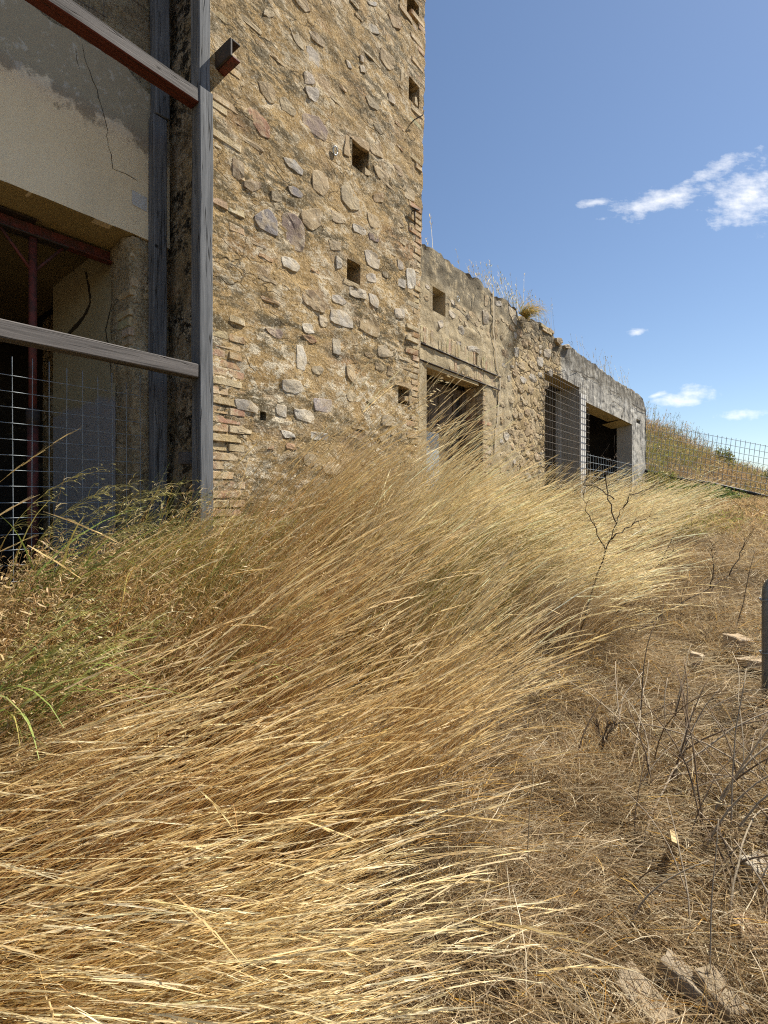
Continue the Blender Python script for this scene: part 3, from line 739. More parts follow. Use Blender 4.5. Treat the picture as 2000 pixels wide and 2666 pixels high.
# the pier right of the bay: front and reveal
def pier_mesh():
    path = [(TL+.0, PB+.0), (SJ+.10, PB+.0), (SJ+.03, PB+.0), (SJ, PB+.03), (SJ, PB+.15), (SJ, PB+.28), (SJ+.01, PB+TH)]
    pts = []
    for i in range(len(path)-1):
        for k in range(4): t = k/4; pts.append((path[i][0]*(1-t)+path[i+1][0]*t, path[i][1]*(1-t)+path[i+1][1]*t))
    pts.append(path[-1]); Zs = np.arange(.4, ZL+.01, .04); V = []
    for i, (x, y) in enumerate(pts):
        for z in Zs:
            n = (float(fbm(i*.35, z*5, 0, 3, 31))-.5)*.06 + (.02 if z > ZL-.1 else 0)
            cut = .045*float(sstep(2.62, 2.5, z))          # plaster lost low down
            V.append((x - n*.7 + cut*.6, y - n*.7, z))
    nz = len(Zs); F = [(i*nz+j, i*nz+j+1, (i+1)*nz+j+1, (i+1)*nz+j) for i in range(len(pts)-1) for j in range(nz-1)]
    return mesh_from(V, F, 'pier', True)
obj('pier', pier_mesh(), M_PIER, lb)
z = 2.66
while z < ZL - .06:                                     # quoin bricks of the pier
    for (x0, L) in ((SJ-.008, random.choice((.13, .2))),):
        if random.random() < .3: continue
        b = brick(lb, x0+L/2+random.uniform(.006, .022), PB+.13+random.uniform(0, .02), z, L, .27, random.uniform(.05, .068), random.choice([(.52, .43, .28), (.48, .38, .23), (.55, .46, .31)]))
    z += .075
SW = SJ+.03
obj('side_wall', mesh_from([(SW, PB+TH-.04, .4), (SW, PB+TH+1.35, .4), (SW, PB+TH+1.35, ZL+.15), (SW, PB+TH-.04, ZL+.15)], [(0, 1, 2, 3)]), M_ROOM, lb)
SB = SW - .03
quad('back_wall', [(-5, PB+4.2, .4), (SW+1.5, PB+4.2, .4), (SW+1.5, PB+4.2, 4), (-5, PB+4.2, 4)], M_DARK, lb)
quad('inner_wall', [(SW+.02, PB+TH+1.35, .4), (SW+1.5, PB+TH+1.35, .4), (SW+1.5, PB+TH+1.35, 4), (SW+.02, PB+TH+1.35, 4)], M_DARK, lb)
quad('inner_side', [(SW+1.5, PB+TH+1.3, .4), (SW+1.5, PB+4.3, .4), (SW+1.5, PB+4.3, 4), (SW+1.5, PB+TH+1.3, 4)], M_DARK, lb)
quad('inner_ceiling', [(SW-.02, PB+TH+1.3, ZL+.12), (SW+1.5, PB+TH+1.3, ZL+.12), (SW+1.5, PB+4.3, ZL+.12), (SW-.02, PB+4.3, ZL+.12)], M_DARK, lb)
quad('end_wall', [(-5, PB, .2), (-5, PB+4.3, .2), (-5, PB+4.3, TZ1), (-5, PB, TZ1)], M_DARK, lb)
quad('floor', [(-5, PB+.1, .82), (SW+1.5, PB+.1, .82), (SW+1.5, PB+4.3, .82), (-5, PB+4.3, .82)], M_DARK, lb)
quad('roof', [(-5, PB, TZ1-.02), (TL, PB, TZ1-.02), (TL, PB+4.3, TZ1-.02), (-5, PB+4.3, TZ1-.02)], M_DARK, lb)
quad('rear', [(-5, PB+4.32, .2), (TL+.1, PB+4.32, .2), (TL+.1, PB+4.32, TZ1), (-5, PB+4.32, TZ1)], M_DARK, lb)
def side_crack(pts, w):      # cracks in the room's side wall: (y, z)
    V, F = [], []
    P = []
    for i in range(len(pts)-1):
        n = 6
        for k in range(n): t = k/n; P.append((pts[i][0]*(1-t)+pts[i+1][0]*t + random.uniform(-.008, .008), pts[i][1]*(1-t)+pts[i+1][1]*t+random.uniform(-.008, .008)))
    P.append(pts[-1])
    for i, p in enumerate(P):
        q0, q1 = P[max(i-1, 0)], P[min(i+1, len(P)-1)]; dx, dz = q1[0]-q0[0], q1[1]-q0[1]; l = math.hypot(dx, dz) or 1
        ww = w*random.uniform(.4, 1.2)
        for q in (-1, 1): V.append((SW-.003, p[0]-dz/l*ww*q, p[1]+dx/l*ww*q))
    obj('crack', mesh_from(V, [(2*i, 2*i+2, 2*i+3, 2*i+1) for i in range(len(P)-1)]), M_CRACK, lb)
yy = PB+TH
side_crack([(yy+1.32, 3.05), (yy+1.0, 3.12), (yy+.62, 3.2), (yy+.45, 3.3), (yy+.48, 3.45), (yy+.55, 3.6)], .022)
side_crack([(yy+.03, 3.58), (yy+.02, 3.2), (yy+.14, 3.0), (yy+.06, 2.75), (yy+.03, 2.55)], .01)

# red steel beam and prop inside the bay
rb = facade_empty('steel_beam'); tag(rb, 'red oxide steel channel beam under the soffit of the dark bay', 'beam')
zb1 = ZL - .01
obj('web', plate(-3.2, SJ+.03, PB+TH-.015, PB+TH+.0, zb1-.10, zb1-.012), M_REDSTEEL, rb)
obj('flange', plate(-3.2, SJ+.03, PB+TH-.07, PB+TH+.01, zb1-.112, zb1-.10), M_REDSTEEL, rb)
obj('flange', plate(-3.2, SJ-.52, PB+TH-.09, PB+TH+.01, zb1-.012, zb1-.003), M_BLACKIRON, rb)
def prop(s, e, z0, z1, label, sc=1.0):
    t = empty('steel_prop', W(s, e, z0), FROT); tag(t, label, 'prop', None); h = z1-z0
    obj('outer_tube', tube_mesh([(0, 0, 0), (0, 0, h*.52)], .034*sc, 10), M_REDSTEEL, t)
    obj('inner_tube', tube_mesh([(0, 0, h*.5), (0, 0, h-.01)], .026*sc, 10), M_REDSTEEL, t)
    obj('collar', tube_mesh([(0, 0, h*.49), (0, 0, h*.535)], .043*sc, 10), M_BLACKIRON, t)
    obj('head_plate', plate(-.22*sc, .22*sc, -.05*sc, .05*sc, h-.012, h), M_BLACKIRON, t)
    for q in (-1, 1): obj('brace', tube_mesh([(q*.19*sc, 0, h-.01), (0, 0, h-.26*sc)], .011*sc, 6), M_REDSTEEL, t)
    obj('base_plate', plate(-.07*sc, .07*sc, -.07*sc, .07*sc, 0, .01), M_BLACKIRON, t)
sp = pf(85, 700, -PB-TH+.03)[0]
prop(sp, -PB-TH+.035, .82, zb1-.113, 'red steel prop with forked head standing in the dark bay on the left')

# ------------------------------------------------------------------ timber frame
def timber(name, x0, x1, y0, y1, z0, z1, m, label, cat, group=None, under=None):
    cx, cy = (x0+x1)/2, (y0+y1)/2
    bm = bmesh.new(); box_bm(bm, x0-cx, x1-cx, y0-cy, y1-cy, 0, z1-z0)
    long = [e for e in bm.edges if e.calc_length() > max(x1-x0, y1-y0, z1-z0)*.9]
    bmesh.ops.subdivide_edges(bm, edges=long, cuts=14, use_grid_fill=True)
    bmesh.ops.bevel(bm, geom=[e for e in bm.edges if e.is_manifold and e.calc_face_angle(0) > .5], offset=.006, segments=1, affect='EDGES')
    for v in bm.verts:
        q = v.co.copy()
        v.co += Vector([(float(vnoise(q.x*3+cx*7+k*9, q.y*3+cy*5, q.z*3+z0, 5+k))-.5)*.012 for k in range(3)])
    bm.normal_update()
    if under is not None:
        for f in bm.faces: f.material_index = 1 if f.normal.z < -.7 else 0
    me = bpy.data.meshes.new(name); bm.to_mesh(me); bm.free()
    o = obj(name, me, m); w = W(cx, -cy, z0); o.location = w; o.rotation_euler = (0, 0, FROT)
    if under is not None: me.materials.append(under)
    return tag(o, label, cat, group)
eR = .125
xa, xb = pf(521, 500, eR)[0], pf(556, 500, eR)[0]
ztop = pf(538, 233, eR)[1]
timber('timber_post', xa, xb, -eR, -.012, .6, ztop, M_POST, 'grey weathered lower timber post at the left corner of the stone tower', 'post')
xa2, xb2 = pf(520, 100, .085)[0], pf(548, 100, .085)[0]
timber('timber_post', xa2-.005, xb2, -.085, .03, ztop-.02, 7.6, M_POST, 'upper timber post above the beam joint at the tower corner', 'post')
eL = -PB+.125
xc, xd = pf(401, 600, eL)[0], pf(436, 600, eL)[0]
zs = pf(418, 300, eL)[1]
timber('timber_post', xc, xd, -eL, PB-.034, .6, zs-.01, M_POST, 'lower dark timber post standing against the plaster left of the mossy wall strip', 'post')
timber('timber_post', xc+.012, xd+.02, -eL-.004, PB-.036, zs, 7.6, M_POST, 'upper timber post spliced above the lower one beside the plaster', 'post')
# beams run from the corner post to the left
bz1 = pf(519, 231, eR-.01)[1]; bz0 = pf(519, 268, eR-.01)[1]
timber('timber_beam', -3.6, xa-.004, -eR+.008, -.015, bz0, bz1, M_BEAM, 'upper sloping-looking grey timber beam crossing in front of the plaster band', 'beam', under=M_BEAM_RED)
bz1 = pf(517, 947, eR-.01)[1]; bz0 = pf(517, 983, eR-.01)[1]
timber('timber_beam', -3.6, xa-.004, -eR+.008, -.02, bz0, bz1, M_BEAM, 'lower cracked grey timber beam across the dark bay above the wire mesh', 'beam')
zz = pf(450, 1190, -.2)[1]
timber('timber_offcut', xd+.02, xa+.02, .12, .2, zz-.05, zz+.04, M_BEAM, 'short dark timber offcut low between the two posts', 'timber')

# ------------------------------------------------------------------ welded wire mesh panels
WIRE = tube_mesh([(0, 0, 0), (0, 0, 1)], 1.0, 5, 'wire')
def wire_between(parent, a, b, r, m):
    a, b = Vector(a), Vector(b); d = b-a
    key = 'wire_'+m.name
    me = bpy.data.meshes.get(key)
    if me is None: me = WIRE.copy(); me.name = key; me.materials.clear(); me.materials.append(m)
    o = bpy.data.objects.new('wire', me); COL.objects.link(o); o.parent = parent
    o.location = a; o.rotation_euler = d.to_track_quat('Z', 'Y').to_euler(); o.scale = (r, r, d.length); return o
def mesh_panel(label, s0, s1, z0, z1, e, ps, pz, r, m, sag=.0, topjag=0.03, group=None):
    t = facade_empty('wire_mesh'); tag(t, label, 'wire mesh', group)
    for s in np.arange(s0, s1+.001, ps):
        j = random.uniform(-.004, .004); wire_between(t, (s+j, -e+random.uniform(-.006, .006), z0), (s+random.uniform(-.006, .006), -e, z1+random.uniform(0, topjag)), r, m)
    for z in np.arange(z0+.03, z1-.005, pz):
        wire_between(t, (s0-.02, -e-r, z+random.uniform(-.004, .004)), (s1+.02, -e-r, z+random.uniform(-.004, .004)), r, m)
    return t
em = -PB+.07
ma = pf(0, 942, em); mb = pf(366, 1012, em)
mesh_panel('grey welded wire mesh panel across the lower part of the dark bay', mb[0]-.1*26, mb[0], .85, mb[1]+.02, em, .1, .1, .0026, M_WIRE, topjag=.09)
ms = facade_empty('wire_mesh_scrap'); tag(ms, 'bent scrap of dark wire mesh hanging above the upper timber beam', 'wire mesh')
es = -PB+.1
for (x0, y0, x1, y1) in ((640, -60, 640, 80), (748, -60, 748, 130), (998, -60, 995, 60)):
    a = pf(x0*.3617, y0*.3617, es); b = pf(x1*.3617, y1*.3617, es); wire_between(ms, (a[0], -es, a[1]), (b[0], -es, b[1]), .0035, M_WIRE_D)
for (x0, y0, x1, y1) in ((560, 0, 775, 128), (930, -20, 1050, 62), (600, -50, 1060, 190-200)):
    a = pf(x0*.3617, y0*.3617, es+.01); b = pf(x1*.3617, y1*.3617, es+.01); wire_between(ms, (a[0], -es-.01, a[1]), (b[0], -es-.01, b[1]), .0035, M_WIRE_D)

# ------------------------------------------------------------------ ruined wing behind the tower
Q = .25
def wp(px, py): return pf(px, py, -Q)
C5 = lambda x, y: wp(1050+x*.422, 600+y*.422)
Z3 = lambda x, y: wp(1080+x*.2411, 620+y*.2411)
Z2 = lambda x, y: wp(1380+x*.1929, 900+y*.1929)
Z1 = lambda x, y: wp(1080+x*.19, 880+y*.19)
prof = [Z3(*p) for p in ((70,50),(160,120),(330,215),(500,350),(690,450),(800,535),(815,575),(905,640),(1000,690),(1090,770),(1100,810),(1110,840),(1195,862),(1280,885),(1370,925),(1440,960),(1490,1020),(1500,1075),(1570,1110),(1580,1150),(1640,1165))]
prof += [Z2(*p) for p in ((520,0),(640,90),(800,200),(900,280),(1010,360),(1170,470),(1300,560),(1420,630),(1500,690),(1530,745),(1560,860))]
prof.sort(); PS = [p[0] for p in prof]; PZ = [p[1] for p in prof]
S_END = wp(1681, 1060)[0]
S_BEG = TR - .35
def wtop(s): return float(np.interp(s, PS, PZ)) + (float(vnoise(s*7, 1, 0, 12))-.5)*.05 + (float(vnoise(s*19, 1, 0, 13))-.5)*.03
wing = facade_empty('ruined_wing'); tag(wing, 'low ruined stone and cement wing running back from the tower with weeds on top', 'building')
# openings
dj = wp(1257, 997); DS1 = dj[0]; DZ = dj[1]; DS0 = DS1 - 1.5
w1a = Z2(235, 620)[0]-.12; w1b = Z2(668, 600)[0]; w1z = (Z2(290, 345)[1]+Z2(668, 580)[1])/2
w2a = Z2(738, 740)[0]; w2b = Z2(1378, 1075)[0]; w2z = (Z2(738, 735)[1]+Z2(1378, 1075)[1])/2
ph = Z3(192, 0)[0], Z3(332, 0)[0], (Z3(260, 815)[1]), Z3(260, 555)[1]
nh = Z2(1435, 0)[0], Z2(1490, 0)[0], Z2(1460, 1050)[1], Z2(1460, 995)[1]
wh = [(DS0, DS1, .3, DZ, None), (w1a, w1b, .3, w1z, None), (w2a, w2b, .3, w2z, None), ph+(.3,), nh+(.15,)]
obj('wall', wall_mesh('wing_wall', S_BEG, S_END, .5, 5.0, .045, wh, wtop, amp=.022, y0=Q, thick=.45, seed=55, fade=.06), M_WING, wing)
quad('end_wall', [(S_END, Q-.01, .5), (S_END, Q+4.2, .5), (S_END, Q+4.2, wtop(S_END-.05)-.05), (S_END, Q-.01, wtop(S_END-.05))], M_WING, wing)
def reveal(sa, sb, z1, dep, m_side, m_top, left=True):
    quad('reveal', [(sb, Q, .4), (sb, Q+dep, .4), (sb, Q+dep, z1), (sb, Q, z1)], m_side, wing)
    quad('reveal', [(sa, Q, .4), (sa, Q+dep, .4), (sa, Q+dep, z1), (sa, Q, z1)], m_side, wing)
    quad('soffit', [(sa, Q, z1), (sb, Q, z1), (sb, Q+dep, z1), (sa, Q+dep, z1)], m_top, wing)
DD = .31
M_REV = mat_rubble('reveal_rubble', (.40, .28, .15), (.33, .21, .11), (.50, .42, .30), (.12, .09, .06), pale_amt=.5, dark_amt=.3, brick=.5)
reveal(DS0, DS1, DZ, DD, M_REV, M_SOFFIT)
reveal(w1a, w1b, w1z, .42, M_REVEAL, M_SOFFIT)
reveal(w2a, w2b, w2z, .42, M_REVEAL, M_SOFFIT)
# rooms behind the openings
RB = Q+.42
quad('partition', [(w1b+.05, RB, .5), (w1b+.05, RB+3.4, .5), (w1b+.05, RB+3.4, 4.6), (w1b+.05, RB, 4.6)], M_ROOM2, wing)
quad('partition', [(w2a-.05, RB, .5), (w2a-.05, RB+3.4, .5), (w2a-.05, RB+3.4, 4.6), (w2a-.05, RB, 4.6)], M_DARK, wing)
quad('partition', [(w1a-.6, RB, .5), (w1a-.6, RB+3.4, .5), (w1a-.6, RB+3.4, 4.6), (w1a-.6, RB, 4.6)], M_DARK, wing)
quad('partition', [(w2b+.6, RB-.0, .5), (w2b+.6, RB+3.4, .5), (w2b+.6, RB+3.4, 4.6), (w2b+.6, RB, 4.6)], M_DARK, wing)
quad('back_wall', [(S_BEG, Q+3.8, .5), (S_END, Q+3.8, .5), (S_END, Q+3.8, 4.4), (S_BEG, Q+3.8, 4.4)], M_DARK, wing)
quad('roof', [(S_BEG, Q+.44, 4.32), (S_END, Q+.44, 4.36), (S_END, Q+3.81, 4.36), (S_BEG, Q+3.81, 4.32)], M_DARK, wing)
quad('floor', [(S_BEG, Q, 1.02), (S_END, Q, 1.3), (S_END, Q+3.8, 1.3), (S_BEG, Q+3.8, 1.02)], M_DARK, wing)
# concrete jamb strip inside the pier between the two wide openings
obj('jamb_post', plate(w1b-.03, w1b+.04, Q+.40, Q+.52, .6, w1z-.02, .008), mat_room('grey_concrete', (.44, .42, .39), (.55, .53, .49)), wing)
obj('pier_render', plate(w1b+.004, w2a-.004, Q-.028, Q+.02, .6, w1z-.12, .01, 'pier_render', .003), mat_room('white_render', (.66, .64, .60), (.76, .74, .70)), wing)
# hanging broken plaster at the soffit of the wide opening
quad('broken_plaster', [(w2b-1.2, Q+.02, w2z-.012), (w2b-.02, Q+.02, w2z-.012), (w2b-.05, Q+.55, w2z-.10), (w2b-.9, Q+.6, w2z-.06)], M_SOFFIT, wing)
prop(Z2(862, 1000)[0]+.35, -Q-.35, 1.3, w2z-.01, 'rusty steel prop with forked head standing in the farthest wide opening', 1.1)
# cracks in the render
for L, w in (([(455,335),(475,400),(485,460)], .03), ([(330,350),(420,345),(455,335)], .02), ([(540,340),(630,350),(700,375),(780,430),(860,435),(960,540)], .022), ([(690,400),(735,440),(745,560)], .035), ([(1255,860),(1245,910),(1230,980)], .05), ([(1060,600),(1200,660),(1240,720)], .02), ([(1360,780),(1470,850),(1560,890)], .04), ([(1100,740),(1180,790),(1260,860)], .02)):
    strip(wing, [Z2(*p) for p in L], w, Q-.024)
for L, w in (([(335,640),(400,730),(480,800),(570,880),(640,960),(710,1080)], .014), ([(600,560),(640,620),(620,740)], .012), ([(80,530),(200,620)], .01), ([(1100,1300),(1110,1200),(1180,1240)], .014), ([(1380,1600),(1390,1450),(1400,1350)], .016)):
    strip(wing, [Z3(*p) for p in L], w, Q-.024)
# pale mortar seam between plaster and rubble
strip(wing, [Z3(*p) for p in ((835,560),(840,800),(835,1000),(860,1200),(880,1400))] + [Z1(*p) for p in ((1160,560),(1150,800),(1120,1100),(1100,1350),(1090,1600))], .05, Q-.02, mat_room('seam_mortar', (.44, .36, .25), (.50, .42, .30)), 'seam')
# stones set in the wing
WS = [([(470,950),(510,940),(530,1000),(520,1050),(480,1020)],LG),([(555,1165),(640,1165),(700,1200),(698,1260),(570,1215)],LG),([(440,1115),(490,1110),(500,1160),(450,1165)],GREY),([(850,950),(885,945),(892,1060),(870,1090),(850,1070)],(.38,.27,.15)),
([(1012,935),(1070,950),(1070,1010),(1020,990)],(.30,.20,.11)),([(1065,1015),(1095,1020),(1092,1090),(1068,1080)],LG),([(1070,1185),(1110,1175),(1130,1220),(1120,1285),(1085,1290),(1070,1250)],LG),([(1322,1275),(1390,1290),(1388,1370),(1370,1395),(1325,1370)],LG),
([(1337,1160),(1375,1160),(1372,1195),(1340,1195)],LG),([(1340,1205),(1370,1207),(1366,1248),(1342,1245)],LG),([(1392,1195),(1460,1200),(1458,1290),(1395,1285)],GREY),([(1000,1130),(1050,1135),(1045,1170),(1002,1165)],TAN),([(940,1350),(980,1355),(978,1400),(942,1395)],LG),([(1030,1370),(1070,1375),(1068,1400),(1032,1400)],LG),
([(1000,1485),(1030,1480),(1032,1540),(1004,1545)],LG),([(1330,1440),(1378,1450),(1375,1500),(1335,1500)],LG),([(750,615),(798,620),(790,725),(755,735)],(.36,.27,.17)),([(870,670),(930,680),(940,735),(880,730)],LG),([(1012,715),(1090,780),(1095,960),(1040,900),(1012,800)],(.36,.33,.28)),([(862,880),(905,870),(900,925),(870,930)],TAN),
([(720,780),(770,760),(800,820),(790,930),(740,940)],(.24,.21,.17)),([(240,900),(300,880),(310,960),(260,980)],GREY)]
wt = []
for pts, col in WS:
    P = [Z3(*p) for p in pts]; stone(wing, P, col, random.uniform(.005, .011), Q, .010, surf=(55, .022))
    cx = sum(p[0] for p in P)/len(P); cz = sum(p[1] for p in P)/len(P); wt.append((cx, cz, max(math.hypot(p[0]-cx, p[1]-cz) for p in P)))
random_stones(wing, 80, Z1(1180, 0)[0], 9.9, 2.0, 4.6, [TAN, (.46, .35, .21), (.50, .40, .26), (.42, .31, .18), LG, (.36, .25, .15)], [t for t in wt] + [((w1a+w1b)/2, 2.8, 1.3)], Q, (.05, .13), (.004, .012), surf=(55, .022))
random_stones(wing, 14, DS0, DS1+.3, DZ+.75, 4.3, [TAN, GREY, (.44, .35, .23)], wt + [((ph[0]+ph[1])/2, (ph[2]+ph[3])/2, .25)], Q, (.05, .1), (.003, .006), surf=(55, .022))
# flat-arch bricks over the door: two soldier bands and the iron bars under them
zi1 = Z1(60, 90)[1]; zi2 = Z1(60, 320)[1]; zi1b = Z1(1155, 515)[1]; zi2b = Z1(1140, 690)[1]; send = Z1(1150, 515)[0]
zi1 = (zi1+zi1b)/2; zi2 = (zi2+zi2b)/2
for (za, zb, sa, sb) in ((zi2+.02, zi1-.02, Z1(440, 0)[0], send-.12), (zi1+.02, zi1+.24, S_BEG+.2, send-.25)):
    s = sa
    while s < sb:
        w = random.uniform(.052, .07)
        if random.random() < .96:
            h = (zb-za)*random.uniform(.93, 1.0)
            brick(wing, s+w/2, Q+.044+random.uniform(-.005, .006), za+h/2, w*.93, .10, h, random.choice([(.46, .34, .19), (.44, .33, .19), (.50, .39, .24), (.46, .31, .18), (.48, .37, .23)]), random.uniform(-.04, .04))
        s += w
for (zi, s1) in ((zi1, send), (zi2, Z1(1140, 690)[0])):
    nm = 'upper' if zi == zi1 else 'lower'
    o = wtube('iron_bar', [(S_BEG+.2, -Q+.012, zi), (s1-.3, -Q+.014, zi-.004), (s1, -Q+.03, zi-.01)], .013, M_BLACKIRON, nm + ' black iron bar over the wooden door of the ruined wing', 'iron bar')
obj('lintel', plate(DS0-.1, DS1-.15, Q-.012, Q+.2, DZ-.075, DZ-.005, .006, 'lintel', .004), M_LINTEL, wing)
# jamb bricks: front face and reveal
z = 1.1; k = 0
while z < DZ-.03:
    k += 1
    colr = random.choice([(.46, .30, .16), (.42, .26, .13), (.50, .38, .23), (.38, .19, .10), (.33, .12, .06), (.50, .42, .28)])
    L = (.3, .16)[k % 2]
    brick(wing, DS1 + L/2 - .004, Q+.05, z, L, .115, .06, random.choice([(.50, .38, .22), (.47, .34, .19), (.55, .45, .30), (.44, .29, .16)]), random.uniform(-.02, .02))
    brick(wing, DS1 + .046, Q+.115+.09, z, .10, .17, .06, colr, random.uniform(-.02, .02))
    z += .072
# door: dark panelled leaves, grey-blue sheet nailed over the lower panel
door = empty('door'); door.parent = wing
yd = Q+DD
zd0, zd1 = 1.12, DZ-.09
def dp(name, x0, x1, y0, y1, z0, z1, m=M_DOOR, j=.002): return obj(name, plate(x0, x1, y0, y1, z0, z1, .006, name, j), m, door)
def ds(px): return pf(px, 1100, -yd)[0]
xs = [DS0+.03, ds(1090), ds(1143), ds(1150), ds(1180), ds(1196), DS1-.02]
dp('back_board', DS0, DS1, yd+.03, yd+.05, zd0, DZ, M_DARK)
zr = pf(1150, 1115, -yd)[1]
for (a, b) in ((xs[0], xs[2]), (xs[3], xs[4])):
    n = 3 if b-a > .5 else 2
    for k in range(n):
        q0 = a+(b-a)*k/n; q1 = a+(b-a)*(k+1)/n-.006; dp('plank', q0, q1, yd+.012+.004*(k % 2), yd+.03, zr+.05, zd1-.12)
dp('stile', xs[2]-.0, xs[3]+.05, yd-.005, yd+.03, zd0, zd1-.08); dp('stile', xs[4]+.004, xs[4]+.07, yd-.004, yd+.03, zd0, zd1-.1); dp('stile', xs[5]+.05, DS1-.01, yd-.03, yd+.03, zd0, zd1)
dp('rail', xs[0], xs[4]+.0, yd-.002, yd+.03, zr-.07, zr+.05); dp('rail', xs[0], DS1-.1, yd+.004, yd+.03, zd1-.115, zd1)
dp('panel', xs[3]+.06, xs[4]-.03, yd+.008, yd+.03, zd0+.1, zr-.08)
dp('metal_sheet', xs[0]+.02, xs[2]-.01, yd-.012, yd-.002, zd0, zr-.085, M_SHEET)
# brick and stone edges on top of the wing
z = 4.5
for q in range(5):
    s = Z3(1380+q*22, 0)[0]; brick(wing, s, Q+.1, wtop(s)-.03-.06*(q % 2), .27, .24, .06, (.42, .33, .2))
stone(wing, [Z3(*p) for p in ((1495,1080),(1560,1085),(1575,1140),(1540,1160),(1500,1130))], (.22, .17, .12), .05, Q-.01)
o = stone(wing, [Z3(*p) for p in ((1590,1160),(1630,1145),(1655,1170),(1640,1200),(1600,1190))], (.30, .28, .25), .05, Q-.01)
s = Z2(1420, 0)[0]; brick(wing, s, Q+.2, wtop(s)+.03, .5, .3, .1, (.25, .10, .06)); s = Z2(1495, 0)[0]; brick(wing, s, Q+.2, wtop(s)+.03, .35, .3, .08, (.22, .12, .08))
# iron ring on the wing
a = Z3(455, 660)
wtube('wall_ring', [(a[0]+.03*math.cos(t), -Q+.02, a[1]+.035*math.sin(t)) for t in np.linspace(0, 6.283, 12)], .006, M_WIRE, 'small ring on the wing plaster right of the square hole', 'ring')
# wire mesh over the two wide openings
mesh_panel('tall wire mesh panel fixed over the middle opening of the wing', Z2(150, 0)[0], w2a+.12, 1.25, w1z+.05, -Q+.06, .14, .14, .0042, M_WIRE_D)
mesh_panel('low wire mesh panel across the bottom of the farthest opening', w2a+.12, w2b-.05, 1.3, Z2(900, 1500)[1], -Q+.03, .21, .16, .005, M_WIRE)

# ------------------------------------------------------------------ fence and pipe on the hill side
def wpt(px, py, Y): return Vector(((px-CXP)/FPX*Y, Y, EYE+(HYP-py)/FPX*Y))
fa, fb = wpt(1668, 1098, 16.6), wpt(2120, 1184, 13.2)
ga, gb = wpt(1655, 1245, 16.6), wpt(2096, 1350, 13.2)
fence = empty('wire_fence', (ga.x, ga.y, ga.z)); tag(fence, 'welded wire mesh fence on the weedy slope right of the wing', 'fence')
nf = 38
for k in range(nf+1):
    t = k/nf; a = ga.lerp(gb, t)-ga; b = fa.lerp(fb, t)-ga; ov = (b-a).normalized()*random.uniform(.01, .05)
    wire_between(fence, a+Vector((0, 0, -.15)), b+ov, .0065, M_WIRE)
for k in range(11):
    t = k/10*.995
    for q in range(3):
        p0 = (ga.lerp(fa, t)).lerp(gb.lerp(fb, t), q/3)-ga; p1 = (ga.lerp(fa, t)).lerp(gb.lerp(fb, t), (q+1)/3)-ga
        wire_between(fence, p0, p1, .0065, M_WIRE)
pa, pb, pc = wpt(1660, 1221, 16.2), wpt(1850, 1258, 14.4), wpt(2100, 1318, 12.9)
o = obj('black_pipe', tube_mesh([Vector((0, 0, 0)), wpt(1760, 1243, 15.2)-pa+Vector((0, 0, -.03)), pb-pa, pc-pa], .045, 8), M_PIPE, loc=pa)
tag(o, 'long black pipe slanting down along the foot of the wire fence', 'pipe')
# tubular metal gate frame at the right edge of the path
gp = wpt(1996, 1700, 3.15)
gz = float(tz(gp.x, gp.y)); ztp = EYE+(HYP-1488)/FPX*3.15
gate = empty('metal_gate', (gp.x, gp.y, gz-.05)); tag(gate, 'dark tubular metal gate frame with rounded corner standing beside the path', 'gate'); gate.rotation_euler = (0, 0, R(-18))
h = ztp-gz+.05; pts = [(0, 0, 0), (0, 0, h-.13)] + [(.1-.1*math.cos(a), 0, h-.13+.1*math.sin(a)) for a in np.linspace(.3, 1.57, 5)] + [(1.2, 0, h-.03), (1.3, 0, h-.06), (1.33, 0, h-.15), (1.33, 0, 0)]
obj('frame', tube_mesh(pts, .026, 14), M_TUBE, gate)
obj('cross_rail', tube_mesh([(.0, 0, h*.45), (1.33, 0, h*.45)], .02, 8), M_TUBE, gate)
for zz in (h*.8, h*.42): obj('wire_tie', tube_mesh([(.036*math.cos(a), .036*math.sin(a), zz+.006*math.sin(3*a)) for a in np.linspace(0, 6.283, 10)], .004, 5), M_WIRE, gate)

# ------------------------------------------------------------------ plants
def mat_grass(name, transl=.4, gloss=.05):
    g = G(name); N, L = g.N, g.L
    N.remove(g.b); out = [n for n in N if n.type == 'OUTPUT_MATERIAL'][0]
    col = g.attr('Col')
    v = g.coord('World'); col = g.mix(g.math('MULTIPLY', g.step(g.noise(v, 40, 3), .45, .65), .3), col, g.mix(.55, col, (.16, .10, .045)))
    d = N.new('ShaderNodeBsdfDiffuse'); t = N.new('ShaderNodeBsdfTranslucent'); gl = N.new('ShaderNodeBsdfGlossy')
    gl.inputs['Roughness'].default_value = .42; gl.inputs['Color'].default_value = (1, .95, .85, 1)
    L.new(col, d.inputs[0]); L.new(col, t.inputs[0])
    m1 = N.new('ShaderNodeMixShader'); m1.inputs[0].default_value = transl; L.new(d.outputs[0], m1.inputs[1]); L.new(t.outputs[0], m1.inputs[2])
    m2 = N.new('ShaderNodeMixShader'); m2.inputs[0].default_value = gloss; L.new(m1.outputs[0], m2.inputs[1]); L.new(gl.outputs[0], m2.inputs[2])
    L.new(m2.outputs[0], out.inputs[0]); return g.m
M_STRAW = mat_grass('dry_straw', .42, .02)
M_LEAF = mat_grass('green_blade', .32, .025)
M_TWIG = mat_stone('dead_twig', .1)

